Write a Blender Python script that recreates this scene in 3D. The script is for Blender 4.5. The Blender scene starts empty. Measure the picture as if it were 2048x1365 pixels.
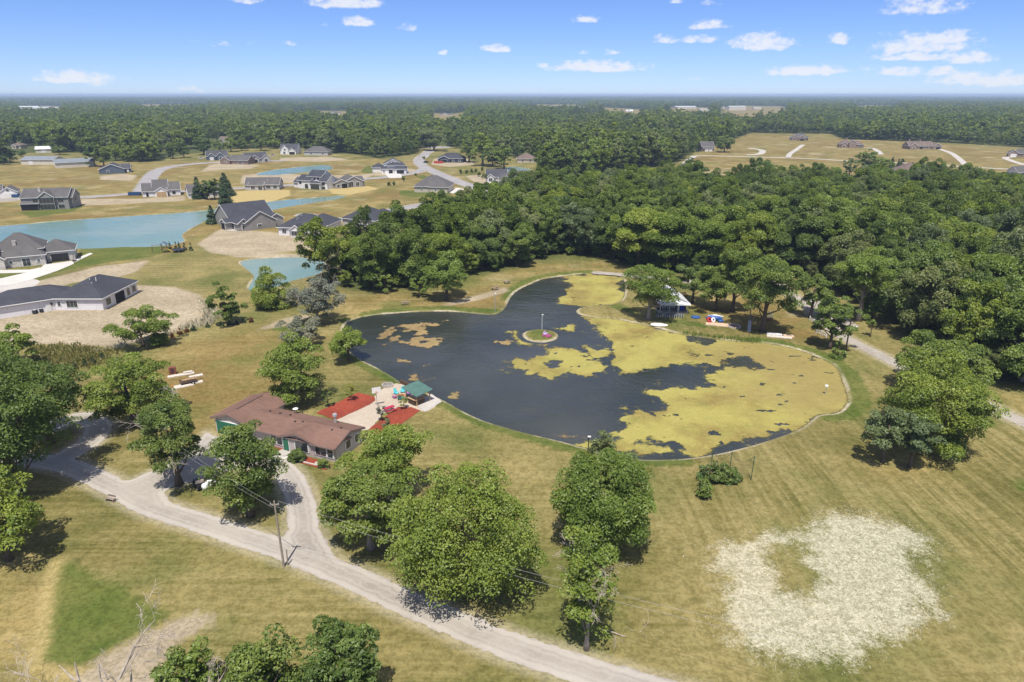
import bpy, math, random
import numpy as np
from mathutils import Vector

S = bpy.context.scene
COL = S.collection
random.seed(7)

# ------------------------------------------------------------------ camera
CAM_H = 50.0
PITCH = math.radians(19.84)
FPX = 1365.0                      # focal length in photograph pixels (2048 wide)
cam_d = bpy.data.cameras.new('camera'); cam = bpy.data.objects.new('camera', cam_d)
COL.objects.link(cam)
cam_d.sensor_width = 36.0; cam_d.lens = 36.0 * FPX / 2048.0
cam_d.clip_start = 1.0; cam_d.clip_end = 60000.0
cam.location = (0, 0, CAM_H); cam.rotation_euler = (math.pi / 2 - PITCH, 0, 0)
S.camera = cam
S.render.resolution_x = 1024; S.render.resolution_y = 682

# ------------------------------------------------------------------ world, sun, exposure
SUN_EL = math.radians(66.0)
SUN_DIR = Vector((-0.12, -0.993, 0)).normalized()      # horizontal direction towards the sun (behind the camera, to the left)
wd = bpy.data.worlds.new('World'); S.world = wd; wd.use_nodes = True
wt = wd.node_tree; wt.nodes.clear()
def wn(t): return wt.nodes.new(t)
w_out = wn('ShaderNodeOutputWorld'); w_bg = wn('ShaderNodeBackground')
w_sky = wn('ShaderNodeTexSky'); w_sky.sky_type = 'NISHITA'; w_sky.sun_disc = False
w_sky.sun_elevation = SUN_EL
w_sky.sun_rotation = math.atan2(SUN_DIR.x, SUN_DIR.y)
w_sky.altitude = 300; w_sky.air_density = 0.8; w_sky.dust_density = 0.0; w_sky.ozone_density = 2.0
w_bg.inputs['Strength'].default_value = 0.13
wt.links.new(w_bg.outputs[0], w_out.inputs[0])
def wmath(op, a, b=None, c=None):
    n = wn('ShaderNodeMath'); n.operation = op
    for i, v in enumerate((a, b, c)):
        if v is None: continue
        if hasattr(v, 'is_linked') or hasattr(v, 'links'): wt.links.new(v, n.inputs[i])
        else: n.inputs[i].default_value = v
    return n.outputs[0]
CLOUDS = [(145,154,58,12,1),(197,166,22,5,.7),(250,164,18,5,.3),(375,176,18,5,.8),(404,183,10,4,.5),(495,0,26,8,.9),(695,3,75,15,1),
 (715,43,34,11,.95),(655,47,14,5,.4),(818,54,22,8,.6),(885,107,14,5,.8),(993,95,32,9,1),(388,81,20,4,.3),(440,85,20,9,.35),(510,86,14,4,.35),(585,86,16,6,.4),
 (1172,38,29,9,.9),(1355,3,20,6,.6),(1420,5,22,8,.5),(1415,48,40,12,.85),(1330,79,26,10,.8),(1395,79,46,9,.75),(1525,82,62,20,.9),(1676,78,20,11,.95),
 (1845,12,62,16,.75),(1850,86,78,20,.85),(1805,97,44,13,.85),(1888,76,46,14,.9),(1832,112,70,9,.9),(1935,115,38,12,1),(1195,132,108,14,1),(1087,130,18,6,.6),(1225,105,22,7,.6),(1168,105,22,5,.3),
 (1610,141,76,12,1),(1735,137,22,7,.5),(1800,143,50,10,.8),(1885,142,22,10,.9),(1975,158,84,13,.9),(1930,152,40,10,.8),(1390,157,14,4,.5),(590,190,18,4,.9),(890,189,16,4,.8),(330,195,28,4,.8),(1600,165,14,5,.3)]
tc = wn('ShaderNodeTexCoord'); sx = wn('ShaderNodeSeparateXYZ'); wt.links.new(tc.outputs['Generated'], sx.inputs[0])
az = wmath('ARCTAN2', sx.outputs[0], sx.outputs[1]); el = wmath('ARCSINE', sx.outputs[2])
az = wmath('SUBTRACT', wmath('PINGPONG', wmath('ADD', az, 0.66), 1.32), 0.66)     # the same weather all round
cmb = wn('ShaderNodeCombineXYZ'); wt.links.new(az, cmb.inputs[0]); wt.links.new(wmath('MULTIPLY', el, 1.6), cmb.inputs[1])
def wnoise(scale, detail, vec, rough=0.6):
    n = wn('ShaderNodeTexNoise'); n.inputs['Scale'].default_value = scale; n.inputs['Detail'].default_value = detail
    n.inputs['Roughness'].default_value = rough; wt.links.new(vec, n.inputs['Vector']); return n
n1 = wnoise(34, 6, cmb.outputs[0]); n2 = wnoise(75, 5, cmb.outputs[0], 0.6)
s1 = wn('ShaderNodeSeparateColor'); wt.links.new(n1.outputs['Color'], s1.inputs[0])
az2 = wmath('MULTIPLY_ADD', wmath('SUBTRACT', s1.outputs[0], 0.5), 0.022, az)
el2 = wmath('MULTIPLY_ADD', wmath('SUBTRACT', s1.outputs[1], 0.5), 0.010, el)
acc = None
for (cx, cy, hw, hh, dens) in CLOUDS:
    dx = (cx - 1024) / FPX; dy = (682.5 - cy) / FPX
    vx = dx; vy = math.cos(PITCH) + dy * math.sin(PITCH); vz = -math.sin(PITCH) + dy * math.cos(PITCH)
    L = math.sqrt(vx*vx + vy*vy + vz*vz); a0 = math.atan2(vx, vy); e0 = math.asin(vz / L)
    ka = FPX / hw * (1 / L) * 1.04; ke = FPX / hh / L * 1.06
    e0 -= 0.35 * hh / FPX
    u = wmath('MULTIPLY', wmath('SUBTRACT', az2, a0), ka)
    t = wmath('SUBTRACT', el2, e0)
    v = wmath('MAXIMUM', wmath('MULTIPLY', t, ke * 0.78), wmath('MULTIPLY', t, -ke * 2.0))
    q = wmath('MULTIPLY', wmath('SUBTRACT', 1.0, wmath('MULTIPLY_ADD', u, u, wmath('MULTIPLY', v, v))), dens)
    acc = q if acc is None else wmath('MAXIMUM', acc, q)
cl = wmath('MULTIPLY_ADD', wmath('SUBTRACT', n2.outputs['Fac'], 0.55), 2.0, acc)
# above the frame: unseen cumulus layer at constant height, added for whiter fill light
zc = wmath('MAXIMUM', sx.outputs[2], 0.05); pv = wn('ShaderNodeCombineXYZ')
wt.links.new(wmath('DIVIDE', sx.outputs[0], zc), pv.inputs[0]); wt.links.new(wmath('DIVIDE', sx.outputs[1], zc), pv.inputs[1])
n3 = wnoise(0.9, 5, pv.outputs[0], 0.55)
up = wn('ShaderNodeMapRange'); wt.links.new(sx.outputs[2], up.inputs[0]); up.inputs[1].default_value = 0.125; up.inputs[2].default_value = 0.22
cl = wmath('MAXIMUM', cl, wmath('SUBTRACT', wmath('MULTIPLY', wmath('MULTIPLY', wmath('SUBTRACT', n3.outputs['Fac'], 0.475), 8.0), up.outputs[0]), wmath('SUBTRACT', 1.0, up.outputs[0])))
mr = wn('ShaderNodeMapRange'); mr.interpolation_type = 'SMOOTHERSTEP'; wt.links.new(cl, mr.inputs[0])
mr.inputs[1].default_value = -0.05; mr.inputs[2].default_value = 0.95; mr.inputs[3].default_value = 0.0; mr.inputs[4].default_value = 0.9
# the camera's sky is a little bluer than the model near the horizon: one even tint on the whole dome
tint = wn('ShaderNodeMix'); tint.data_type = 'RGBA'; tint.blend_type = 'MULTIPLY'; tint.inputs[0].default_value = 1.0
wt.links.new(w_sky.outputs[0], tint.inputs['A']); tint.inputs['B'].default_value = (0.39, 0.485, 0.75, 1)
cmix = wn('ShaderNodeMix'); cmix.data_type = 'RGBA'
wt.links.new(mr.outputs[0], cmix.inputs[0]); wt.links.new(tint.outputs['Result'], cmix.inputs['A'])
cmix.inputs['B'].default_value = (4.6, 4.75, 5.2, 1)
wt.links.new(cmix.outputs['Result'], w_bg.inputs['Color'])

sun_d = bpy.data.lights.new('sun', 'SUN'); sun = bpy.data.objects.new('sun', sun_d); COL.objects.link(sun)
sun_d.energy = 4.0; sun_d.angle = math.radians(0.55); sun_d.color = (1.0, 0.955, 0.88)
sv = Vector((SUN_DIR.x * math.cos(SUN_EL), SUN_DIR.y * math.cos(SUN_EL), math.sin(SUN_EL)))
sun.rotation_euler = sv.to_track_quat('Z', 'Y').to_euler(); sun.location = sv * 300
S.view_settings.view_transform = 'Standard'; S.view_settings.look = 'None'
S.view_settings.exposure = 0.52; S.view_settings.gamma = 1.0; S.view_settings.use_curve_mapping = False
S.cycles.max_bounces = 5; S.cycles.diffuse_bounces = 2; S.cycles.glossy_bounces = 2
S.cycles.transmission_bounces = 2; S.cycles.transparent_max_bounces = 6; S.cycles.volume_bounces = 0
S.cycles.use_denoising = True; S.cycles.use_adaptive_sampling = True; S.cycles.adaptive_threshold = 0.02
try: S.cycles.denoising_prefilter = 'ACCURATE'; S.cycles.denoising_input_passes = 'RGB_ALBEDO_NORMAL'
except Exception: pass
S.cycles.caustics_reflective = False; S.cycles.caustics_refractive = False

# ------------------------------------------------------------------ survey: photograph pixel -> point of the ground
CP, SP = math.cos(PITCH), math.sin(PITCH)
def P(x, y, z=0.0):
    dx = (x - 1024.0) / FPX; dy = (682.5 - y) / FPX
    d = (dx, CP + dy * SP, -SP + dy * CP)
    if d[2] > -0.002: d = (d[0], d[1], -0.002)
    t = (z - CAM_H) / d[2]
    return Vector((d[0] * t, d[1] * t, z))
def PP(pts, z=0.0): return [tuple(P(x, y, z)[:2]) for x, y in pts]
def height_at(base, ty):
    k = (682.5 - ty) / FPX
    return CAM_H + base.y * (k * CP - SP) / (CP + k * SP)
def scale_at(base): return FPX / (base.y * CP + CAM_H * SP)      # photo px per metre across

# ------------------------------------------------------------------ numeric helpers
_tab = np.random.RandomState(3).rand(256, 256).astype(np.float32)
def vnoise(x, y, s=0):
    x = x + s * 17.31; y = y + s * 9.77
    xi = np.floor(x).astype(np.int64); yi = np.floor(y).astype(np.int64)
    fx = x - xi; fy = y - yi; fx = fx*fx*(3-2*fx); fy = fy*fy*(3-2*fy)
    a = _tab[xi & 255, yi & 255]; b = _tab[(xi+1) & 255, yi & 255]; c = _tab[xi & 255, (yi+1) & 255]; d = _tab[(xi+1) & 255, (yi+1) & 255]
    return (a*(1-fx) + b*fx)*(1-fy) + (c*(1-fx) + d*fx)*fy - 0.5
def fbm(x, y, s=0, o=4):
    r = 0; a = 1.0
    for i in range(o): r = r + a * vnoise(x * 2**i, y * 2**i, s + i * 3); a *= 0.55
    return r
def sdf_poly(X, Y, poly, m=12.0):
    """signed distance, positive inside, clamped to -m outside"""
    poly = np.asarray(poly, dtype=np.float64); out = np.full(X.shape, -m, dtype=np.float32)
    x0, y0 = poly.min(0) - m; x1, y1 = poly.max(0) + m
    sel = (X > x0) & (X < x1) & (Y > y0) & (Y < y1)
    if not sel.any(): return out
    x = X[sel]; y = Y[sel]; d = np.full(x.shape, 1e18); ins = np.zeros(x.shape, bool)
    n = len(poly)
    for i in range(n):
        ax, ay = poly[i]; bx, by = poly[(i+1) % n]; ex, ey = bx-ax, by-ay
        t = np.clip(((x-ax)*ex + (y-ay)*ey) / (ex*ex + ey*ey + 1e-12), 0, 1)
        d = np.minimum(d, (x-ax-t*ex)**2 + (y-ay-t*ey)**2)
        c = (ay > y) != (by > y)
        if ey != 0: ins ^= c & (x < ax + (y-ay) * ex / ey)
    d = np.sqrt(d); out[sel] = np.maximum(np.where(ins, d, -d), -m)
    return out
def sdf_line(X, Y, pts, hw, m=12.0):
    pts = np.asarray(pts, dtype=np.float64); out = np.full(X.shape, -m, dtype=np.float32)
    hws = np.broadcast_to(np.asarray(hw, dtype=np.float64), (len(pts),))
    mm = m + hws.max(); x0, y0 = pts.min(0) - mm; x1, y1 = pts.max(0) + mm
    sel = (X > x0) & (X < x1) & (Y > y0) & (Y < y1)
    if not sel.any(): return out
    x = X[sel]; y = Y[sel]; best = np.full(x.shape, -1e9)
    for i in range(len(pts)-1):
        ax, ay = pts[i]; bx, by = pts[i+1]; ex, ey = bx-ax, by-ay
        t = np.clip(((x-ax)*ex + (y-ay)*ey) / (ex*ex + ey*ey + 1e-12), 0, 1)
        best = np.maximum(best, (hws[i]*(1-t) + hws[i+1]*t) - np.hypot(x-ax-t*ex, y-ay-t*ey))
    out[sel] = np.maximum(best, -m); return out
def smooth(pts, n=6, closed=False):
    p = [np.array(q, float) for q in pts]; out = []; N = len(p)
    rng_ = range(N) if closed else range(N-1)
    for i in rng_:
        if closed: a, b, c, d = p[i-1], p[i], p[(i+1) % N], p[(i+2) % N]
        else: a, b, c, d = p[max(i-1, 0)], p[i], p[i+1], p[min(i+2, N-1)]
        for k in range(n):
            t = k / n
            out.append(tuple(0.5*((2*b) + (-a+c)*t + (2*a-5*b+4*c-d)*t*t + (-a+3*b-3*c+d)*t**3)))
    if not closed: out.append(tuple(p[-1]))
    return out

# ------------------------------------------------------------------ materials
class NT:
    def __init__(s, name):
        s.m = bpy.data.materials.new(name); s.m.use_nodes = True; s.t = s.m.node_tree; s.t.nodes.clear()
        s.out = s.new('ShaderNodeOutputMaterial')
    def new(s, t): return s.t.nodes.new(t)
    def put(s, v, sock):
        if hasattr(v, 'links'): s.t.links.new(v, sock)
        elif isinstance(v, tuple) and len(v) == 3 and sock.type == 'RGBA': sock.default_value = (*v, 1)
        else: sock.default_value = v
    def pos(s): return s.new('ShaderNodeNewGeometry').outputs['Position']
    def obj(s): return s.new('ShaderNodeTexCoord').outputs['Object']
    def rnd(s): return s.new('ShaderNodeObjectInfo').outputs['Random']
    def attr(s, n):
        a = s.new('ShaderNodeAttribute'); a.attribute_name = n; return a.outputs['Fac']
    def noise(s, scale, vec, detail=3, rough=0.55, out='Fac'):
        n = s.new('ShaderNodeTexNoise'); n.inputs['Scale'].default_value = scale; n.inputs['Detail'].default_value = detail
        n.inputs['Roughness'].default_value = rough; s.put(vec, n.inputs['Vector']); return n.outputs[out]
    def xf(s, vec, scale=(1,1,1), rotz=0.0):
        n = s.new('ShaderNodeMapping'); n.vector_type = 'TEXTURE' if False else 'POINT'
        n.inputs['Rotation'].default_value = (0, 0, rotz); n.inputs['Scale'].default_value = scale
        s.put(vec, n.inputs['Vector']); return n.outputs[0]
    def mth(s, op, a, b=None, c=None, clamp=False):
        n = s.new('ShaderNodeMath'); n.operation = op; n.use_clamp = clamp
        for i, v in enumerate((a, b, c)):
            if v is not None: s.put(v, n.inputs[i])
        return n.outputs[0]
    def ramp(s, v, lo, hi, a=0.0, b=1.0, smooth_=True):
        n = s.new('ShaderNodeMapRange'); n.interpolation_type = 'SMOOTHSTEP' if smooth_ else 'LINEAR'
        s.put(v, n.inputs[0]); s.put(lo, n.inputs[1]); s.put(hi, n.inputs[2]); s.put(a, n.inputs[3]); s.put(b, n.inputs[4]); return n.outputs[0]
    def mix(s, f, a, b, blend='MIX'):
        n = s.new('ShaderNodeMix'); n.data_type = 'RGBA'; n.blend_type = blend
        s.put(f, n.inputs[0]); s.put(a, n.inputs['A']); s.put(b, n.inputs['B']); return n.outputs['Result']
    def bump(s, h, dist, strength=1.0):
        n = s.new('ShaderNodeBump'); n.inputs['Distance'].default_value = dist; n.inputs['Strength'].default_value = strength
        s.put(h, n.inputs['Height']); return n.outputs[0]
    def bsdf(s, col, rough=0.9, spec=0.2, normal=None, metal=0.0, **kw):
        b = s.new('ShaderNodeBsdfPrincipled'); s.put(col, b.inputs['Base Color']); s.put(rough, b.inputs['Roughness'])
        b.inputs['Specular IOR Level'].default_value = spec; b.inputs['Metallic'].default_value = metal
        if normal is not None: s.put(normal, b.inputs['Normal'])
        for k, v in kw.items(): s.put(v, b.inputs[k])
        s.t.links.new(b.outputs[0], s.out.inputs['Surface']); return b
_mats = {}
def simple(name, c, rough=0.75, var=0.18, scale=3.0, spec=0.3, metal=0.0, bump=0.0, stretch=(1,1,1), fine=0.0):
    """a procedural material: base colour mottled by two noises, optional relief"""
    if name in _mats: return _mats[name]
    n = NT(name); o = n.xf(n.obj(), stretch)
    a = n.noise(scale, o, 4); b = n.noise(scale * 7, o, 2)
    f = n.mth('MULTIPLY_ADD', a, 0.65, n.mth('MULTIPLY', b, 0.35))
    lo = tuple(x * (1 - var) for x in c); hi = tuple(min(1, x * (1 + var)) for x in c)
    col = n.mix(n.ramp(f, 0.3, 0.7), lo, hi)
    nm = n.bump(b, bump) if bump else None
    n.bsdf(col, rough, spec, nm, metal); _mats[name] = n.m; return n.m

def shingles(name, c, row=0.28):
    if name in _mats: return _mats[name]
    n = NT(name); o = n.obj()
    br = n.new('ShaderNodeTexBrick'); br.inputs['Scale'].default_value = 1.0
    br.inputs['Brick Width'].default_value = 0.9; br.inputs['Row Height'].default_value = row; br.inputs['Mortar Size'].default_value = 0.02
    br.inputs['Color1'].default_value = (*[x*0.86 for x in c], 1); br.inputs['Color2'].default_value = (*[min(1, x*1.14) for x in c], 1)
    br.inputs['Mortar'].default_value = (*[x*0.7 for x in c], 1); n.put(o, br.inputs['Vector'])
    st = n.noise(0.22, o, 3); sp = n.noise(9, o, 2)
    col = n.mix(n.ramp(st, 0.35, 0.7, 0, 0.45), br.outputs[0], tuple(min(1, x*1.35) for x in c))
    col = n.mix(n.ramp(sp, 0.3, 0.8, 0, 0.5), col, tuple(x*0.7 for x in c))
    n.bsdf(col, 0.92, 0.08, n.bump(sp, 0.02)); _mats[name] = n.m; return n.m
def siding(name, c, row=0.2):
    if name in _mats: return _mats[name]
    n = NT(name); o = n.obj(); sep = n.new('ShaderNodeSeparateXYZ'); n.put(o, sep.inputs[0])
    saw = n.mth('FRACT', n.mth('DIVIDE', sep.outputs[2], row))
    st = n.noise(0.5, o, 4)
    col = n.mix(n.ramp(st, 0.35, 0.7), tuple(x*0.93 for x in c), tuple(min(1, x*1.05) for x in c))
    n.bsdf(col, 0.65, 0.3, n.bump(saw, 0.025)); _mats[name] = n.m; return n.m
def stone_mat(name, c):
    if name in _mats: return _mats[name]
    n = NT(name); o = n.obj()
    v = n.new('ShaderNodeTexVoronoi'); v.inputs['Scale'].default_value = 2.2; n.put(o, v.inputs['Vector'])
    col = n.mix(n.mth('MULTIPLY', v.outputs['Color'], 1.0), tuple(x*0.75 for x in c), tuple(min(1, x*1.2) for x in c))
    n.bsdf(col, 0.85, 0.2, n.bump(v.outputs['Distance'], 0.05)); _mats[name] = n.m; return n.m

def wrap_mat(name='house_wrap'):
    """white building wrap with faint seams over sheathing"""
    if name in _mats: return _mats[name]
    n = NT(name); o = n.obj()
    br = n.new('ShaderNodeTexBrick'); br.inputs['Scale'].default_value = 1.0; br.inputs['Brick Width'].default_value = 5.0; br.inputs['Row Height'].default_value = 1.3
    br.inputs['Mortar Size'].default_value = 0.03
    br.inputs['Color1'].default_value = (.72, .70, .70, 1); br.inputs['Color2'].default_value = (.66, .63, .63, 1); br.inputs['Mortar'].default_value = (.5, .44, .42, 1)
    mp = n.xf(o, (1, 1, 1)); r = n.new('ShaderNodeMapping'); r.inputs['Rotation'].default_value = (math.pi/2, 0, 0); n.put(mp, r.inputs['Vector']); n.put(r.outputs[0], br.inputs['Vector'])
    sp = n.noise(1.4, o, 3)
    col = n.mix(n.ramp(sp, 0.55, 0.75, 0, 0.5), br.outputs[0], (.60, .50, .47))
    n.bsdf(col, 0.55, 0.3); _mats[name] = n.m; return n.m
def glass_mat():
    if 'window_glass' in _mats: return _mats['window_glass']
    n = NT('window_glass'); o = n.obj()
    col = n.mix(n.noise(0.7, o, 2), (.012, .016, .02), (.05, .06, .065))
    n.bsdf(col, 0.06, 0.8); _mats['window_glass'] = n.m; return n.m

# ------------------------------------------------------------------ mesh helpers
class MB:
    def __init__(s): s.v = []; s.f = []
    def add(s, vs, fs):
        b = len(s.v); s.v += [tuple(v) for v in vs]; s.f += [tuple(i + b for i in f) for f in fs]; return s
    def box(s, c, d, rz=0.0, ry=0.0, rx=0.0, taper=1.0):
        hx, hy, hz = d[0]/2, d[1]/2, d[2]/2; vs = []
        for sx_, sy_, sz_ in ((-1,-1,-1),(1,-1,-1),(1,1,-1),(-1,1,-1),(-1,-1,1),(1,-1,1),(1,1,1),(-1,1,1)):
            k = taper if sz_ > 0 else 1.0
            p = Vector((sx_*hx*k, sy_*hy*k, sz_*hz))
            if rx: p.rotate(_eul(rx, 0, 0))
            if ry: p.rotate(_eul(0, ry, 0))
            if rz: p.rotate(_eul(0, 0, rz))
            vs.append((p.x+c[0], p.y+c[1], p.z+c[2]))
        return s.add(vs, [(0,3,2,1),(4,5,6,7),(0,1,5,4),(1,2,6,5),(2,3,7,6),(3,0,4,7)])
    def tube(s, pts, rads, n=8, cap=True):
        pts = [Vector(p) for p in pts]; rads = rads if hasattr(rads, '__len__') else [rads]*len(pts)
        b = len(s.v)
        for i, p in enumerate(pts):
            d = (pts[min(i+1, len(pts)-1)] - pts[max(i-1, 0)]).normalized()
            a = d.cross(Vector((0, 0, 1)) if abs(d.z) < 0.9 else Vector((1, 0, 0))).normalized(); c = d.cross(a)
            for k in range(n):
                t = 2*math.pi*k/n; q = p + (a*math.cos(t) + c*math.sin(t))*rads[i]; s.v.append(tuple(q))
        for i in range(len(pts)-1):
            for k in range(n):
                s.f.append((b+i*n+k, b+i*n+(k+1) % n, b+(i+1)*n+(k+1) % n, b+(i+1)*n+k))
        if cap:
            s.f.append(tuple(b+k for k in range(n))[::-1]); s.f.append(tuple(b+(len(pts)-1)*n+k for k in range(n)))
        return s
    def lathe(s, prof, n=16, c=(0, 0, 0), sx=1.0, sy=1.0):
        b = len(s.v)
        for r, z in prof:
            for k in range(n):
                t = 2*math.pi*k/n; s.v.append((c[0]+r*math.cos(t)*sx, c[1]+r*math.sin(t)*sy, c[2]+z))
        for i in range(len(prof)-1):
            for k in range(n): s.f.append((b+i*n+k, b+i*n+(k+1) % n, b+(i+1)*n+(k+1) % n, b+(i+1)*n+k))
        s.f.append(tuple(b+k for k in range(n))[::-1]); s.f.append(tuple(b+(len(prof)-1)*n+k for k in range(n))); return s
    def mesh(s, name, mat, shade=False):
        me = bpy.data.meshes.new(name); me.from_pydata(s.v, [], s.f); me.update()
        if mat: me.materials.append(mat)
        if shade: me.polygons.foreach_set('use_smooth', [True]*len(me.polygons))
        return me
    def build(s, name, mat, parent=None, shade=False):
        return link(name, s.mesh(name, mat, shade), parent)
def _eul(x, y, z):
    from mathutils import Euler
    return Euler((x, y, z))
def link(name, me, parent=None):
    o = bpy.data.objects.new(name, me); COL.objects.link(o)
    if parent is not None: o.parent = parent
    return o
def tag(o, label, cat, group=None):
    o['label'] = label; o['category'] = cat
    if group: o['group'] = group
    return o
def thing(name, label, cat, loc, rz=0.0, group=None):
    o = bpy.data.objects.new(name, None); o.empty_display_size = 0.5; COL.objects.link(o)
    o.location = loc; o.rotation_euler = (0, 0, rz); return tag(o, label, cat, group)
def struct(o, kind='structure'): o['kind'] = kind; return o
def np_mesh(name, V, F, mat, attrs=None, shade=False):
    """V (n,3), F (m,k) arrays -> mesh, quickly"""
    me = bpy.data.meshes.new(name); V = np.ascontiguousarray(V, dtype=np.float32); F = np.ascontiguousarray(F, dtype=np.int32)
    me.vertices.add(len(V)); me.vertices.foreach_set('co', V.ravel())
    k = F.shape[1]; me.loops.add(F.size); me.loops.foreach_set('vertex_index', F.ravel())
    me.polygons.add(len(F)); me.polygons.foreach_set('loop_start', np.arange(0, F.size, k, dtype=np.int32))
    try: me.polygons.foreach_set('loop_total', np.full(len(F), k, dtype=np.int32))
    except Exception: pass
    if shade: me.polygons.foreach_set('use_smooth', np.ones(len(F), dtype=bool))
    for n, a in (attrs or {}).items():
        at = me.attributes.new(n, 'FLOAT', 'POINT'); at.data.foreach_set('value', np.ascontiguousarray(a, dtype=np.float32).ravel())
    me.update(calc_edges=True); me.validate()
    if mat: me.materials.append(mat)
    return me
def sheet(name, field, bbox, cell, z, mat, attrs=None, thick=0.0):
    """mesh of the region field(X,Y) > 0, contoured on a grid (marching triangles)"""
    x0, x1, y0, y1 = bbox; xs = np.arange(x0, x1 + cell, cell); ys = np.arange(y0, y1 + cell, cell)
    X, Y = np.meshgrid(xs, ys); Fv = field(X, Y); nx = len(xs)
    p = np.stack([X.ravel(), Y.ravel()], 1); f = Fv.ravel().astype(np.float64)
    i = (np.arange(len(ys)-1)[:, None]*nx + np.arange(nx-1)[None, :]).ravel()
    T = np.concatenate([np.stack([i, i+1, i+nx+1], 1), np.stack([i, i+nx+1, i+nx], 1)]); ft = f[T]; cnt = (ft > 0).sum(1)
    tris = [p[T[cnt == 3]].reshape(-1, 2)]
    def lerp(a, b): 
        t = f[a] / (f[a] - f[b] + 1e-12); return p[a] + (p[b] - p[a]) * t[:, None]
    for k in range(3):
        a, b, c = T[:, k], T[:, (k+1) % 3], T[:, (k+2) % 3]
        m = (cnt == 1) & (f[a] > 0)
        if m.any():
            A, B, C = a[m], b[m], c[m]; tris.append(np.stack([p[A], lerp(A, B), lerp(A, C)], 1).reshape(-1, 2))
        m = (cnt == 2) & (f[a] <= 0)
        if m.any():
            A, B, C = a[m], b[m], c[m]; ab = lerp(A, B); ac = lerp(A, C)
            tris.append(np.stack([ab, p[B], p[C]], 1).reshape(-1, 2)); tris.append(np.stack([ab, p[C], ac], 1).reshape(-1, 2))
    V2 = np.concatenate(tris); 
    key = np.round(V2 * 2000).astype(np.int64); _, idx, inv = np.unique(key[:, 0] * 40000003 + key[:, 1], return_index=True, return_inverse=True)
    V2 = V2[idx]; F = inv.reshape(-1, 3)
    ok = (F[:, 0] != F[:, 1]) & (F[:, 1] != F[:, 2]) & (F[:, 0] != F[:, 2]); F = F[ok]
    zz = z(V2[:, 0], V2[:, 1]) if callable(z) else np.full(len(V2), z)
    return np_mesh(name, np.column_stack([V2, zz]), F, mat, {k: g(V2[:, 0], V2[:, 1]) for k, g in (attrs or {}).items()})
def bbox_of(pts, m=3.0):
    a = np.asarray(pts); return a[:, 0].min()-m, a[:, 0].max()+m, a[:, 1].min()-m, a[:, 1].max()+m

# ================================================================== THE LAND
POND = smooth(PP([(695,643),(727,632),(789,625),(880,621),(945,625),(986,628),(1008,617),(1020,595),(1036,579),(1061,567),(1086,557),(1127,551),(1180,546),(1240,553),
 (1250,575),(1240,602),(1186,610),(1161,614),(1152,623),(1177,632),(1230,637),(1274,645),(1323,656),(1364,667),(1452,679),(1534,685),(1593,697),(1640,714),(1672,732),
 (1686,761),(1695,788),(1695,803),(1675,823),(1636,828),(1610,849),(1566,869),(1494,891),(1429,906),(1360,915),(1270,915),(1188,898),(1119,879),(1050,863),(977,842),
 (936,825),(892,801),(867,789),(830,770),(805,764),(783,750),(752,732),(727,720),(705,705),(690,690),(686,662)]), 4, True)
ISLAND = smooth(PP([(1044,668),(1055,660),(1080,656.5),(1105,660),(1117,669),(1108,679),(1082,683),(1056,679)]), 4, True)
TEAL = [smooth(PP([(-260,462),(0,451),(120,441),(250,432),(375,424),(440,416),(520,405),(562,400),(640,394),(690,391),(676,397),(640,403),(575,413),(520,424),(470,424),(440,432),(410,441),(372,461),
 (362,472),(366,482),(325,491),(160,496),(0,503),(-260,512)]), 3, True),
 smooth(PP([(487,520),(520,516),(570,514),(615,515),(650,525),(640,545),(600,556),(580,561),(545,575),(502,580),(499,570),(508,550),(482,527)]), 3, True),
 smooth(PP([(512,348),(540,341),(575,336),(640,330),(662,333),(658,340),(600,345),(545,350)]), 3, True),
 smooth(PP([(1010,336),(1030,333),(1062,339),(1052,345),(1015,345)]), 3, True)]
WOODS = []       # polygons of wooded ground, filled below
F1 = PP([(640,560),(700,582),(760,583),(820,575),(870,560),(960,548),(1040,535),(1075,520),(1130,512),(1200,515),(1245,530),(1370,548),(1480,555),(1570,545),(1640,570),(1700,600),(1770,640),(1840,690),(1920,735),(2000,770),(2200,800),(2600,760)]) \
   + PP([(2600,375),(2048,366),(1950,356),(1880,346),(1800,352),(1740,350),(1672,357),(1592,346),(1500,345),(1446,360),(1380,340),(1320,345),
 (1250,352),(1180,352),(1120,356),(1090,362),(1030,372),(960,392),(900,410),(840,428),(780,450),(700,462),(655,470)], 12)
FARLINE = [(-900,330),(-300,332),(0,328),(38,306),(170,306),(195,320),(300,324),(360,312),(440,300),(520,296),(600,296),(660,308),(700,308),(760,318),(830,309),(836,298),(880,290),(935,300),
 (1000,312),(1075,318),(1080,356),(1180,352),(1260,340),(1340,330),(1392,304),(1440,290),(1500,266),(1600,268),(1660,268),(1690,279),(1760,281),(1850,284),(1960,290),(2048,296),(2300,300),(3000,310)]
F2 = PP(FARLINE) + [(26000, 26000), (0, 30000), (-26000, 26000)]
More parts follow.
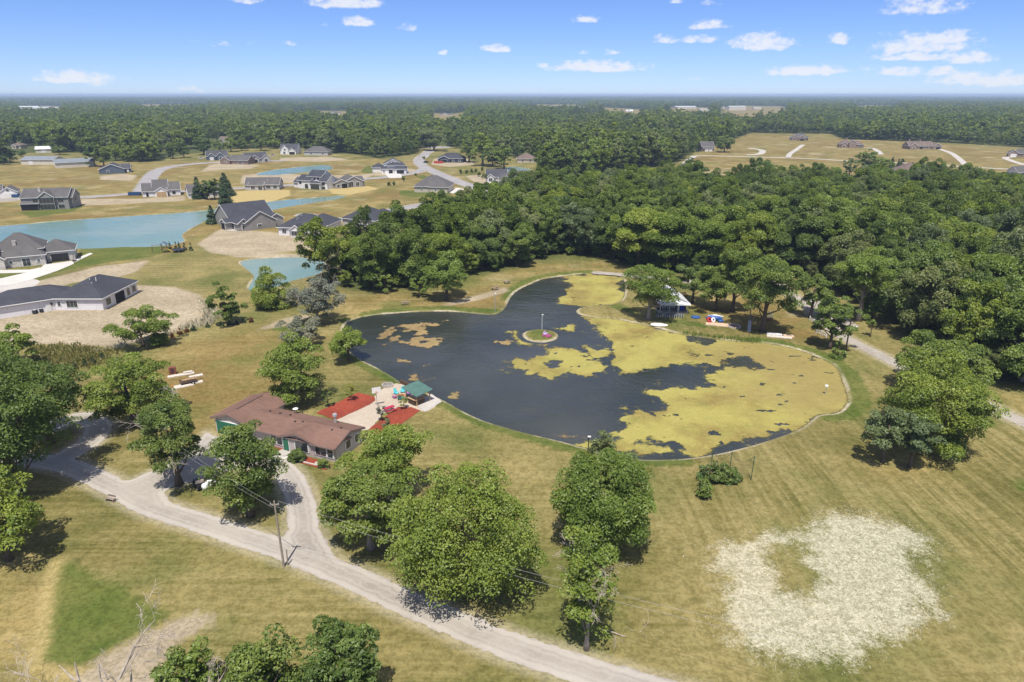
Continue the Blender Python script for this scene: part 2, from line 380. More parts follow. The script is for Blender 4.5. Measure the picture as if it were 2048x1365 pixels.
SOIL = [PP([(267,570),(350,575),(400,590),(414,615),(424,640),(345,666),(250,692),(175,693),(75,688),(0,684),(-200,690),(-200,600),(0,600),(10,590),(150,575)]),
 PP([(300,520),(250,528),(200,532),(150,545),(60,566),(20,578),(60,592),(150,565),(230,556),(270,545)]),
 PP([(395,488),(440,458),(480,460),(570,467),(664,473),(668,492),(610,500),(560,505),(480,514),(420,506)]),
 PP([(455,500),(520,508),(610,508),(612,514),(520,516),(470,515)]),
 PP([(160,1350),(210,1310),(250,1288),(300,1268),(352,1240),(400,1222),(432,1246),(360,1280),(335,1320),(335,1420),(120,1420)]),
 PP([(935,318),(950,330),(900,334),(862,330),(868,318),(920,310)]), PP([(760,340),(830,338),(838,346),(770,352),(740,350)]), PP([(420,330),(450,326),(520,330),(500,338),(440,340),(400,345)]), PP([(-60,396),(40,392),(44,402),(-60,410)]), PP([(200,352),(250,348),(275,352),(262,362),(200,360)]), PP([(560,316),(660,314),(700,320),(640,324),(560,322)]), PP([(690,460),(760,452),(770,464),(700,474)]), PP([(930,352),(1000,346),(1010,366),(960,372)]), PP([(160,398),(280,398),(370,392),(370,402),(250,408),(165,412)]),
 PP([(515,660),(560,640),(590,632),(620,632),(600,645),(560,655)]), PP([(1000,350),(1070,348),(1080,362),(1000,362)]),
 PP([(1020,583),(960,600),(900,612),(880,610),(950,592),(1010,575)]), PP([(485,350),(560,347),(640,352),(720,350),(760,345),(720,362),(560,366),(480,368)])]
STRAW = [PP([(455,385),(490,382),(580,380),(580,392),(540,404),(470,406)]), PP([(655,378),(735,372),(760,378),(700,390),(665,388)])]
LUSH = [PP([(118,1120),(145,1126),(250,1178),(342,1226),(303,1256),(242,1286),(157,1335),(79,1326),(88,1262),(100,1165)]),
 PP([(160,497),(330,492),(345,500),(300,515),(240,522),(160,535),(60,556),(110,540),(160,520)]), PP([(0,543),(50,541),(40,552),(0,558)]), PP([(-100,545),(0,543),(0,558),(-100,565)]),
 PP([(40,425),(150,412),(165,405),(165,415),(140,425),(60,436)]), PP([(800,380),(900,386),(920,380),(880,398),(800,392)]), PP([(590,628),(640,660),(600,668),(540,660),(560,645)]),
 PP([(1440,660),(1330,645),(1310,640),(1210,612),(1240,606),(1300,636),(1400,646)]), PP([(735,330),(800,350),(790,352),(720,345)]), PP([(845,350),(880,362),(860,366),(830,352)]), PP([(2030,960),(2060,955),(2060,985),(2030,978)])]
LUSH_L = [(smooth(PP([(1500,681),(1534,681),(1600,696),(1650,712),(1694,742),(1716,778),(1722,805),(1696,829),(1655,834)]),3), 1.7),
 (smooth(PP([(870,800),(900,814),(945,837),(1050,872),(1180,906),(1270,922),(1370,922)]),3), 1.3), (smooth(PP([(730,628),(789,620),(880,616),(945,620),(990,622)]),3), 1.6),
 (smooth(PP([(690,640),(700,655),(690,700),(720,722),(780,755),(800,765)]),3), 1.6), (smooth(PP([(1012,598),(1030,575),(1086,552),(1180,543)]),3), 1.5)]
GOLD = [PP([(660,600),(760,590),(900,600),(960,562),(1060,530),(1200,525),(1260,540),(1180,545),(1080,553),(1010,605),(980,622),(880,616),(790,620),(690,636)]),
 PP([(1340,600),(1500,590),(1620,630),(1670,690),(1560,680),(1450,662),(1400,640)]), PP([(-300,505),(-300,335),(300,324),(700,318),(870,320),(960,378),(900,405),(660,475),(620,518),(480,520),(440,470),(360,500),(250,525)]),
 PP([(1350,345),(1400,300),(1500,268),(1680,277),(2048,298),(2400,304),(2400,375),(1800,372),(1400,362)]), PP([(1750,900),(1880,890),(1860,960),(1720,960)]), PP([(1990,785),(2100,790),(2100,850),(2030,830)]),
 PP([(0,1120),(80,1110),(95,1165),(85,1330),(0,1400),(-60,1300)]), PP([(240,760),(330,700),(480,660),(620,640),(640,720),(560,780),(420,840),(400,870)])]
WEED = PP([(1405,1125),(1429,1085),(1508,1074),(1549,1056),(1601,1058),(1640,1020),(1680,1016),(1766,1033),(1830,1046),(1877,1088),(1843,1123),(1886,1174),(1905,1226),(1843,1273),(1757,1305),(1714,1326),(1650,1337),(1543,1332),(1480,1310),(1460,1285),(1415,1211),(1435,1165)])
WEED_HOLE = PP([(1556,1092),(1580,1090),(1604,1110),(1612,1150),(1598,1182),(1572,1172),(1560,1130)])

LANE_S = [(smooth(PP([(20,915),(90,924),(150,938),(230,975),(300,1012),(400,1045),(500,1078),(600,1112),(700,1154),(800,1200),(900,1243),(1000,1284),(1100,1319),(1250,1366),(1420,1415),(1700,1480)]),4), 1.75),
 (smooth(PP([(30,892),(85,862),(130,842),(165,836),(192,846),(196,862),(178,884),(145,905),(110,926)]),4), 2.0),
 (smooth(PP([(556,928),(578,952),(594,984),(604,1020),(607,1052),(602,1095)]),4), 1.8)]
LANE_P = [PP([(200,968),(262,960),(325,932),(385,905),(395,885),(412,862),(428,872),(470,885),(545,908),(560,930),(552,950),(500,935),(452,945),(425,952),(395,962),(350,972),(328,985),(345,1012),(372,1035),(290,1015)]),
          PP([(566,1074),(584,1050),(636,1052),(650,1080),(672,1112),(700,1146),(650,1134),(575,1100)])]
ROAD_R = smooth(PP([(2900,1190),(2500,1030),(2140,885),(2040,843),(1985,815),(1920,788),(1840,752),(1770,716),(1705,684),(1668,662),(1640,635),(1605,605),(1580,588),(1560,575),(1545,560)]), 4)
def lane_field(X, Y):
    f = np.full(X.shape, -12.0)
    for l, h in LANE_S: f = np.maximum(f, sdf_line(X, Y, l, h))
    for p in LANE_P: f = np.maximum(f, sdf_poly(X, Y, p))
    f = np.maximum(f, sdf_line(X, Y, ROAD_R, 1.9))
    return f
def pond_field(X, Y): return np.minimum(sdf_poly(X, Y, POND), -sdf_poly(X, Y, ISLAND))
def woods_field(X, Y): return np.maximum(sdf_poly(X, Y, F1, 25), sdf_poly(X, Y, F2, 25))
def clearing(front, back): return PP(front, 13.0) + PP(back)
FARFIELDS = [clearing([(1430,233),(1500,236),(1580,229)], [(1575,215),(1480,212),(1440,216)]), clearing([(30,222),(130,224)], [(130,212),(30,212)]), clearing([(1040,217),(1180,219)], [(1180,210),(1040,209)]), clearing([(1335,229),(1425,230)], [(1425,215),(1335,215)]),
 clearing([(640,239),(700,239)], [(700,226),(640,226)]), clearing([(860,240),(935,242)], [(935,228),(860,227)]), clearing([(1235,230),(1285,231)], [(1285,219),(1235,219)]), clearing([(1700,218),(1800,219)], [(1800,211),(1700,211)]), clearing([(250,215),(420,216)], [(420,209),(250,209)])]
def far_gap(X, Y):
    g = ((vnoise(X*0.0042, Y*0.0021, 8) > 0.24) & (Y > 1600)) | ((vnoise(X*0.012, Y*0.004, 18) > 0.33) & (Y > 1300))
    for q in FARFIELDS: g |= sdf_poly(X, Y, q) > 0
    return g
def carve(sd): return -1.5 * np.clip((sd + 0.8) / 4.0, 0, 1)

def axis(fine, start, stop, g):
    v = [start]; 
    while v[-1] < stop: v.append(v[-1] + max(fine, g * (v[-1])))
    return v
ys = np.array([-400, -150, -50, -10, 10, 22] + axis(0.8, 30, 32000, 0.0115))
v = [0.0]
while v[-1] < 26000: v.append(v[-1] + (0.85 if v[-1] < 105 else 0.014 * v[-1] if v[-1] < 420 else 0.04 * v[-1]))
xs = np.array([-a for a in v[:0:-1]] + v)
GX, GY = np.meshgrid(xs, ys)
_r = np.random.RandomState(5)
def many(fn, polys, m=12.0):
    o = np.full(GX.shape, -m, dtype=np.float32)
    for p in polys: o = np.maximum(o, fn(GX, GY, p, m))
    return o
sd_p = pond_field(GX, GY); sd_t = many(sdf_poly, TEAL)
A = {}
A['pond'] = np.maximum(sd_p, sd_t); A['mainpond'] = sd_p
A['soil'] = many(sdf_poly, SOIL); A['lush'] = many(sdf_poly, LUSH); A['straw'] = many(sdf_poly, STRAW)
for l, h in LUSH_L: A['lush'] = np.maximum(A['lush'], sdf_line(GX, GY, l, h))
A['lush'] = np.maximum(A['lush'], sdf_poly(GX, GY, ISLAND) - 1.0)
A['straw'] = np.maximum(A['straw'], sdf_line(GX, GY, smooth(PP([(116,1124),(104,1150),(94,1190),(88,1240),(82,1290),(66,1325),(84,1342),(120,1350),(165,1348)]), 4), 0.55))
A['gold'] = many(sdf_poly, GOLD, 20.0)
A['weed'] = np.minimum(sdf_poly(GX, GY, WEED), -sdf_poly(GX, GY, WEED_HOLE))
A['woods'] = np.where(far_gap(GX, GY), -12, woods_field(GX, GY)); A['lane'] = lane_field(GX, GY)
GZ = carve(A['pond']) + np.where(A['pond'] < -3, 0.0, 0.0)
nx_ = len(xs); ii = (np.arange(len(ys)-1)[:, None]*nx_ + np.arange(nx_-1)[None, :]).ravel()
GF = np.stack([ii, ii+1, ii+nx_+1, ii+nx_], 1)

def ground_material():
    n = NT('ground_cover'); p = n.pos()
    big = n.noise(0.018, p, 3); mid = n.noise(0.11, p, 4); fin = n.noise(0.9, p, 4, 0.65); ff = n.noise(5.0, p, 2, 0.7); tuft = n.noise(2.2, p, 3, 0.7)
    sep = n.new('ShaderNodeSeparateXYZ'); n.put(p, sep.inputs[0])
    sA = n.noise(1.0, n.xf(p, (0.8, 0.018, 1), 0.06), 5, 0.65)             # mower tracks running away from the lane
    sB = n.noise(1.0, n.xf(p, (0.03, 0.95, 1), math.radians(37)), 5, 0.65)   # tracks along the lane
    sC = n.noise(1.0, n.xf(p, (0.025, 0.7, 1), math.radians(-33)), 5, 0.65)   # back lawn
    wob = n.mth('MULTIPLY_ADD', mid, 40, -20)
    selR = n.ramp(n.mth('ADD', sep.outputs[0], wob), 2.0, 26.0)
    selB = n.ramp(n.mth('ADD', sep.outputs[1], wob), 82.0, 100.0)
    st = n.mix(selR, n.mix(selB, sB, sC), sA); stf = n.ramp(st, 0.40, 0.62)
    olive = (0.128, 0.116, 0.031); tan = (0.295, 0.236, 0.092); green = (0.088, 0.116, 0.024)
    base = n.mix(n.ramp(n.mth('MULTIPLY_ADD', mid, 0.5, n.mth('MULTIPLY', big, 0.6)), 0.38, 0.72), olive, tan)
    base = n.mix(n.mth('MULTIPLY', n.mth('MULTIPLY', stf, n.ramp(n.noise(0.06, p, 3), 0.3, 0.7, 0.35, 1.0)), 0.78), base, n.mix(0.5, tan, (0.36, 0.30, 0.135)))
    base = n.mix(n.mth('MULTIPLY', n.ramp(n.noise(0.05, n.xf(p, (1, 1, 1), 1.0), 4), 0.44, 0.66), 0.62), base, green)
    def edge(name, amp, w, sc=fin, sh=0.0):
        a = n.attr(name); a = n.mth('MULTIPLY_ADD', n.mth('SUBTRACT', sc, 0.5), amp, n.mth('ADD', a, sh)); return n.ramp(a, -w, w)
    och = n.noise(0.022, p, 5, 0.6); pal = n.noise(0.03, n.xf(p, (1, 1.4, 1), 2.0), 5, 0.65)
    far_f = n.ramp(sep.outputs[1], 900.0, 1500.0)
    gold = n.mix(n.ramp(mid, 0.35, 0.7), (0.19, 0.14, 0.042), (0.365, 0.27, 0.105))
    gold = n.mix(n.mth('MULTIPLY', stf, 0.35), gold, (0.40, 0.32, 0.15)); gold = n.mix(n.ramp(och, 0.46, 0.62, 0, 0.8), gold, (0.215, 0.135, 0.045)); gold = n.mix(n.ramp(pal, 0.55, 0.67, 0, 0.85), gold, (0.44, 0.36, 0.225))
    gold = n.mix(n.mth('MULTIPLY', n.ramp(n.noise(0.05, p, 5, 0.65), 0.47, 0.68), 0.7), gold, (0.13, 0.15, 0.035))
    base = n.mix(n.mth('MULTIPLY', n.mth('MAXIMUM', far_f, edge('gold', 14, 5.0, mid)), 0.8), base, gold)
    lush = n.mix(n.ramp(mid, 0.3, 0.7), (0.068, 0.112, 0.016), (0.135, 0.15, 0.034))
    base = n.mix(n.mth('MULTIPLY', edge('lush', 2.6, 0.7), 0.85), base, lush)
    straw = n.mix(fin, (0.41, 0.31, 0.12), (0.53, 0.41, 0.19)); base = n.mix(edge('straw', 3.0, 1.0), base, straw)
    soil = n.mix(n.ramp(mid, 0.3, 0.75), (0.37, 0.30, 0.21), (0.50, 0.41, 0.295)); soil = n.mix(n.ramp(ff, 0.35, 0.8, 0, 0.35), soil, (0.33, 0.25, 0.15))
    soil = n.mix(n.mth('MULTIPLY', n.ramp(n.noise(0.35, p, 4, 0.7), 0.58, 0.75), 0.5), soil, (0.24, 0.21, 0.08))
    base = n.mix(n.mth('MULTIPLY', edge('soil', 4.5, 0.9), 0.95), base, soil)
    # sun-bleached seed heads standing in the field
    sp = n.noise(3.4, p, 3, 0.75); sp2 = n.noise(8.0, p, 2, 0.7)
    wf = n.mth('MULTIPLY_ADD', n.mth('SUBTRACT', n.noise(0.3, p, 5, 0.7), 0.5), 11.0, n.mth('ADD', n.attr('weed'), 0.8)); wm = n.ramp(wf, -2.5, 4.0, 0.0, 1.0)
    wv = n.ramp(n.mth('MULTIPLY_ADD', wm, 0.62, n.mth('MULTIPLY_ADD', sp, 0.9, n.mth('MULTIPLY', sp2, 0.35))), 0.93, 1.36)
    base = n.mix(n.mth('MULTIPLY', wv, n.ramp(wm, 0.0, 0.25)), base, n.mix(sp2, (0.40, 0.36, 0.235), (0.66, 0.62, 0.49)))
    # floor of the woods and the dry verge under the lane's edge
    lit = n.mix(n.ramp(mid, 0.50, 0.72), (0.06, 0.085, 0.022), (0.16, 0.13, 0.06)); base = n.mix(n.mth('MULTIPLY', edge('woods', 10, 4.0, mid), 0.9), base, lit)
    verge = n.ramp(n.mth('MULTIPLY_ADD', n.mth('SUBTRACT', fin, 0.5), 1.6, n.attr('lane')), -1.5, -0.2)
    base = n.mix(n.mth('MULTIPLY', verge, 0.6), base, (0.42, 0.36, 0.24))
    # pale stony rim of the ponds, dark wet mud below it
    pd = n.mth('MULTIPLY_ADD', n.mth('SUBTRACT', fin, 0.5), 0.9, n.attr('pond'))
    rim = n.mth('MULTIPLY', n.ramp(pd, -0.85, -0.45), n.ramp(n.noise(0.12, p, 3), 0.40, 0.62, 0.12, 0.9))
    base = n.mix(rim, base, n.mix(n.ramp(ff, 0.3, 0.7), (0.30, 0.25, 0.16), (0.66, 0.58, 0.43)))
    base = n.mix(n.ramp(pd, -0.35, 0.5), base, (0.17, 0.135, 0.08))
    # blade-scale mottling
    base = n.mix(n.mth('MULTIPLY', n.ramp(n.mth('MULTIPLY_ADD', fin, 0.5, n.mth('MULTIPLY', tuft, 0.5)), 0.42, 0.60), 0.72), base, n.mix(1.0, base, (0.50, 0.52, 0.42), 'MULTIPLY'))
    base = n.mix(n.ramp(ff, 0.5, 0.85, 0, 0.35), base, n.mix(1.0, base, (1.6, 1.55, 1.45), 'MULTIPLY'))
    h = n.mth('MULTIPLY_ADD', ff, 0.06, n.mth('MULTIPLY', tuft, 0.14))
    n.bsdf(base, 0.95, 0.12, n.bump(h, 1.0, 0.75)); return n.m
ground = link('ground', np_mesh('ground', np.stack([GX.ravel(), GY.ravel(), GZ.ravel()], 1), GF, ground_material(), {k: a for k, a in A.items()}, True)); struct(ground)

# ------------------------------------------------------------------ water
def water_mat(name, deep, tint_, ripple, rough, turb=0.0):
    n = NT(name); p = n.pos()
    a = n.noise(1.1, n.xf(p, (1.0, 0.55, 1), 0.5), 4, 0.6); b = n.noise(0.16, p, 3); c = n.noise(3.4, n.xf(p, (1, .5, 1), .35), 2)
    col = n.mix(n.ramp(n.noise(0.03, p, 3), 0.35, 0.7), deep, tint_)
    h = n.mth('MULTIPLY_ADD', a, n.ramp(n.noise(0.05, n.xf(p, (1, 2, 1), .4), 4), 0.38, 0.62, 0.12, 1.0), n.mth('MULTIPLY', c, 0.22))
    n.bsdf(col, rough, 0.5, n.bump(h, ripple), IOR=1.42); return n.m
def water(name, poly, mat, cell, z):
    b = bbox_of(poly, 3); return struct(link(name, sheet(name, lambda X, Y: sdf_poly(X, Y, poly) + 1.2, b, cell, z, mat)))
W_DARK = water_mat('pond_water', (0.026, 0.031, 0.026), (0.052, 0.055, 0.047), 0.20, 0.18)
W_TEAL = water_mat('teal_water', (0.13, 0.225, 0.18), (0.195, 0.26, 0.20), 0.10, 0.20)
water('pond_water', POND, W_DARK, 1.5, -0.30)
for q, c_ in zip(TEAL, (3.0, 1.5, 6.0, 5.0)): water('lake_water', q, W_TEAL, c_, -0.30)

# ------------------------------------------------------------------ floating algae
def algae_mat(name, c1, c2, c3):
    n = NT(name); p = n.pos(); a = n.noise(0.09, p, 4); b = n.noise(0.9, p, 4, 0.7); c = n.noise(4.0, p, 3, 0.7)
    col = n.mix(n.ramp(a, 0.33, 0.58), c1, c2); col = n.mix(n.ramp(n.noise(0.22, p, 5, 0.65), 0.5, 0.68, 0, 0.55), col, (c1[0]*0.95, c1[1]*1.25, c1[2])); col = n.mix(n.ramp(b, 0.5, 0.75, 0, 0.6), col, c3); col = n.mix(n.ramp(c, 0.5, 0.66, 0, 0.55), col, tuple(x*0.5 for x in c1))
    east = P(1615, 745); vd = n.new('ShaderNodeVectorMath'); vd.operation = 'DISTANCE'; n.put(n.xf(p, (1, 0.7, 1)), vd.inputs[0]); vd.inputs[1].default_value = (east.x, east.y*0.7, 0)
    silt = n.ramp(n.mth('MULTIPLY_ADD', n.mth('SUBTRACT', n.noise(0.12, p, 4), 0.5), 26, vd.outputs['Value']), 24.0, 6.0)
    col = n.mix(n.mth('MULTIPLY', silt, 0.8), col, n.mix(b, (0.20, 0.155, 0.05), (0.33, 0.26, 0.09)))
    al = n.ramp(n.mth('MULTIPLY_ADD', n.mth('SUBTRACT', n.noise(1.8, p, 4, 0.7), 0.5), 1.5, n.attr('film')), -0.25, 0.55, 0.0, 1.0)
    n.bsdf(col, 0.85, 0.25, n.bump(n.mth('MULTIPLY_ADD', c, 0.4, b), 0.12), Alpha=al); return n.m
AL = [PP(q) for q in (
 [(1126,551),(1180,547),(1243,554),(1248,602),(1190,608),(1160,611),(1120,605),(1117,598),(1135,586),(1144,572),(1134,560)],
 [(1175,633),(1230,637),(1274,646),(1323,657),(1364,668),(1452,680),(1534,686),(1593,698),(1640,715),(1670,733),(1683,762),(1692,790),(1690,805),(1670,822),(1634,827),(1606,846),(1560,866),(1490,886),(1425,899),(1350,902),
  (1290,906),(1250,896),(1222,889),(1242,867),(1261,851),(1230,836),(1258,817),(1311,820),(1346,814),(1358,808),(1317,796),(1305,782),(1329,766),(1355,770),(1376,776),(1443,773),(1408,755),(1455,735),(1510,736),(1520,730),
  (1493,714),(1458,708),(1434,729),(1387,726),(1364,723),(1300,735),(1253,741),(1223,726),(1238,705),(1217,679),(1200,656)],
 [(1036,735),(1045,720),(1071,717),(1102,698),(1142,695),(1167,698),(1180,714),(1211,720),(1214,735),(1180,745),(1142,742),(1102,753),(1083,751),(1083,735),(1064,742)],
 [(1168,690),(1192,698),(1214,695),(1211,710),(1192,716),(1178,704)], [(1016,661),(1028,656),(1042,658),(1046,670),(1062,680),(1080,688),(1050,684),(1030,679)], [(1158,888),(1172,884),(1188,888),(1172,895)], [(1128,650),(1140,648),(1140,656),(1130,656)])]
AH = [PP(q) for q in ([(1362,669),(1400,668),(1420,677),(1414,688),(1382,683)], [(1272,884),(1300,872),(1345,878),(1362,890),(1330,898),(1290,896)], [(1090,724),(1112,721),(1122,728),(1105,733)], [(1376,703),(1425,707),(1426,711),(1385,708)])]
def algae_field(X, Y):
    f = np.full(X.shape, -12.0)
    for q in AL: f = np.maximum(f, sdf_poly(X, Y, q))
    for q in AH: f = np.minimum(f, -sdf_poly(X, Y, q) + 0.2)
    psd = sdf_poly(X, Y, POND); f = f + np.where((X > P(1450,700).x) & (psd > -1), np.where(Y > P(1640,826).y, 2.6, 1.7*np.clip((X - P(1400,900).x)/12, 0, 1))*np.exp(-(psd/1.8)**2), 0)
    nz = fbm(X*0.16, Y*0.16, 1, 5); f2 = np.minimum(f, 2.4) + 2.2 * nz + 2.3 * fbm(X*0.45, Y*0.45, 15, 5) - 0.55 * (f > 0.5) * (fbm(X*0.35, Y*0.6, 25, 4) > 0.52) * 6 + 0.3
    f2 = np.maximum(f2, fbm(X*1.25, Y*1.25, 33, 3) - 0.19 - 0.22*np.clip(-f2, 0, 4))
    return np.minimum(f2, np.minimum(psd + 0.1, -sdf_poly(X, Y, ISLAND) - 1.2))
def algae_z(x, y): return -0.262 + 0.03 * fbm(x*1.7, y*1.7, 9, 3)
M_AL = algae_mat('algae_mat', (0.225, 0.17, 0.048), (0.35, 0.305, 0.08), (0.44, 0.39, 0.12))
o = link('floating_algae', sheet('floating_algae', lambda X, Y: algae_field(X, Y) + 0.45, bbox_of(POND, 1), 0.3, algae_z, M_AL, {'film': algae_field})); struct(o, 'stuff')
tag(o, 'yellow green algae mats covering the eastern half of the pond', 'algae')
BR = [PP(q) for q in ([(762,676),(774,654),(805,646),(883,642),(860,653),(858,667),(836,667),(828,660),(800,660),(780,664)], [(777,684),(783,673),(805,670),(796,682)], [(814,684),(836,673),(877,675),(874,685),(836,692)],
 [(734,662),(740,659),(746,663),(738,666)], [(826,750),(845,748),(866,754),(860,759),(838,757)], [(888,784),(905,781),(930,786),(918,790),(895,788)], [(886,638),(898,638),(896,642)], [(812,720),(832,719),(826,724)], [(1090,862),(1120,868),(1150,873),(1130,875),(1098,868)], [(1004,683),(1010,681),(1012,685)], [(842,735),(852,734),(850,738)])]
def brown_field(X, Y):
    f = np.full(X.shape, -12.0)
    for q in BR: f = np.maximum(f, sdf_poly(X, Y, q))
    return np.minimum(np.minimum(f, 1.2) + 3.6 * fbm(X*0.45, Y*0.45, 2, 5) - 0.25, sdf_poly(X, Y, POND) - 0.3)
o = link('floating_algae', sheet('floating_algae', lambda X, Y: brown_field(X, Y) + 0.45, bbox_of(POND, 1), 0.36, algae_z, algae_mat('brown_algae_mat', (0.20, 0.135, 0.06), (0.30, 0.21, 0.09), (0.40, 0.31, 0.15)), {'film': brown_field})); struct(o, 'stuff')
tag(o, 'brownish ragged algae scraps on the western part of the pond', 'algae')

# ------------------------------------------------------------------ lanes, streets, drives
def gravel_mat(name, c1, c2, c3, lane=False):
    n = NT(name); p = n.pos(); a = n.noise(0.12, p, 4); b = n.noise(1.6, p, 4, 0.7); c = n.noise(9.0, p, 2, 0.7)
    col = n.mix(n.ramp(a, 0.35, 0.68), c1, c2); col = n.mix(n.ramp(b, 0.45, 0.75, 0, 0.55), col, c3); col = n.mix(n.ramp(c, 0.45, 0.8, 0, 0.4), col, tuple(x*0.6 for x in c1))
    if lane:
        e = n.mth('MULTIPLY_ADD', n.mth('SUBTRACT', n.noise(0.8, p, 4), 0.5), 0.9, n.attr('verge'))
        band = n.mth('MULTIPLY', n.ramp(e, -0.1, 0.3), n.ramp(e, 1.0, 0.55)); track = n.mth('MULTIPLY', n.ramp(e, 0.9, 1.15), n.ramp(e, 1.5, 1.25))
        col = n.mix(n.mth('MULTIPLY', band, 0.5), col, tuple(min(1, x*1.08) for x in c3)); col = n.mix(n.mth('MULTIPLY', track, 0.5), col, tuple(x*0.9 for x in c3))
        col = n.mix(n.ramp(n.noise(0.35, p, 4, 0.7), 0.56, 0.75, 0, 0.35), col, tuple(x*0.72 for x in c1))
    n.bsdf(col, 0.95, 0.15, n.bump(n.mth('MULTIPLY_ADD', c, 0.3, n.mth('MULTIPLY', b, 0.4)), 0.12)); return n.m
M_GRAVEL = gravel_mat('pale_gravel', (0.30, 0.262, 0.218), (0.38, 0.34, 0.285), (0.46, 0.42, 0.36), True)
M_ASPH = gravel_mat('light_grey_asphalt', (0.27, 0.25, 0.24), (0.34, 0.32, 0.31), (0.38, 0.36, 0.35))  # street asphalt, light grey of its own
M_CONC = gravel_mat('concrete', (0.42, 0.385, 0.34), (0.50, 0.465, 0.415), (0.57, 0.535, 0.48))
M_CONCP = gravel_mat('bright_concrete', (0.53, 0.50, 0.45), (0.60, 0.565, 0.51), (0.66, 0.625, 0.57))
M_SAND = gravel_mat('patio_sand', (0.43, 0.355, 0.27), (0.51, 0.43, 0.335), (0.58, 0.505, 0.41))
M_MULCH = gravel_mat('red_mulch', (0.21, 0.042, 0.024), (0.30, 0.060, 0.034), (0.36, 0.10, 0.06))
def jit(f, X, Y, amp, sc): return f + amp * fbm(X*sc, Y*sc, 4, 3)
def lane1(X, Y):
    f = np.full(X.shape, -12.0)
    for l, h in LANE_S: f = np.maximum(f, sdf_line(X, Y, l, h))
    for q in LANE_P: f = np.maximum(f, sdf_poly(X, Y, q))
    return jit(f, X, Y, 0.45, 1.1)
allp = [q for l, _ in LANE_S for q in l] + [q for l in LANE_P for q in l]
struct(link('gravel_lane', sheet('gravel_lane', lane1, bbox_of(allp, 4), 0.45, 0.02, M_GRAVEL, {'verge': lambda x, y: lane_field(x, y)})))
struct(link('gravel_lane', sheet('gravel_lane', lambda X, Y: jit(np.maximum(sdf_line(X, Y, ROAD_R, 1.55), sdf_poly(X, Y, PP([(1590,600),(1625,590),(1650,610),(1700,640),(1720,655),(1690,660),(1640,640)]))), X, Y, 0.45, 1.1), bbox_of(ROAD_R, 4), 0.6, 0.02, M_GRAVEL)))
struct(link('gravel_lane', sheet('gravel_lane', lambda X, Y: jit(sdf_line(X, Y, PP([(1195,546),(1235,549),(1300,556),(1380,564),(1420,560)]), 1.8), X, Y, 0.45, 1.1), bbox_of(PP([(1195,546),(1235,549),(1380,564),(1420,560)]), 4), 0.8, 0.02, M_GRAVEL)))
def street(name, pts, hw, z=0.02, mat=M_ASPH, kerb=True):
    l = smooth(pts, 5)
    if kerb: struct(link('kerb', sheet('kerb', lambda X, Y: np.minimum(sdf_line(X, Y, l, hw + 0.75), -sdf_line(X, Y, l, hw) ), bbox_of(l, hw+3), 1.0, z + 0.10, M_CONCP)))
    return struct(link(name, sheet(name, lambda X, Y: sdf_line(X, Y, l, hw), bbox_of(l, hw+3), 1.5, z, mat)))
street('street', PP([(862,300),(848,311),(838,321),(846,333),(880,349),(920,365),(965,381),(1000,396)]), 4.2)
street('street', PP([(985,394),(900,402),(830,413),(780,422),(725,433),(672,441),(640,436),(610,431)]), 4.0, 0.026)
street('street', PP([(560,322),(440,325),(370,330),(325,338),(305,350),(292,370),(284,384)]), 4.4)
street('street', PP([(-60,402),(150,396),(284,387),(420,380),(580,371),(660,363),(760,356),(830,346),(846,338)]), 3.6, 0.026)
o = struct(link('street', sheet('street', lambda X, Y: 15 - np.hypot(X - P(872,295)[0], (Y - P(872,295)[1])), (P(872,295)[0]-20, P(872,295)[0]+20, P(872,295)[1]-20, P(872,295)[1]+20), 1.5, 0.032, M_ASPH)))
street('street', PP([(-60,596),(0,580),(20,571)]), 7.0, 0.02, M_CONC, False)
for pts, hw in (([(1362,336),(1385,315),(1405,312),(1500,314),(1600,317),(1700,322),(1800,326),(1930,334),(2048,340),(2200,346)], 2.6),
                ([(1576,316),(1580,308),(1592,300),(1606,290)], 2.2), ([(1936,334),(1905,308),(1876,298)], 2.4), ([(1762,309),(1752,300),(1735,296),(1690,296)], 2.4), ([(1498,310),(1520,308),(1524,301),(1500,297)], 3.0), ([(2048,330),(2010,316),(2048,314)], 2.5)):
    street('farm_road', PP(pts), hw, 0.02, M_CONC, False)
def pad(name, pts, mat, z=0.05, cell=0.5, j=0.0):
    q = PP(pts); return struct(link(name, sheet(name, lambda X, Y: jit(sdf_poly(X, Y, q), X, Y, j, 0.9), bbox_of(q, 1.5), cell, z, mat)))
pad('driveway', [(88,530),(146,522),(148,528),(118,541),(62,560),(20,570),(-10,573),(-10,560),(52,546),(80,538)], M_CONCP, 0.05, 0.8)
pad('driveway', [(-20,541),(60,540),(84,535),(80,541),(50,546),(-20,548)], M_CONCP, 0.06, 0.5)
pad('driveway', [(148,520),(180,506),(186,508),(160,520),(150,526)], M_CONCP, 0.06, 0.5)
pad('driveway', [(770,348),(800,347),(806,356),(778,357)], M_CONCP, 0.07, 1.0)
pad('driveway', [(570,447),(590,440),(612,440),(620,446),(590,456),(572,456)], M_CONCP, 0.07, 0.8)
pad('driveway', [(450,460),(470,456),(482,458),(478,462),(455,462)], M_CONCP, 0.06, 0.5)
pad('driveway', [(945,372),(985,362),(990,367),(958,376)], M_CONCP, 0.07, 0.8)
pad('driveway', [(890,382),(915,376),(930,379),(905,388)], M_CONCP, 0.07, 0.8)
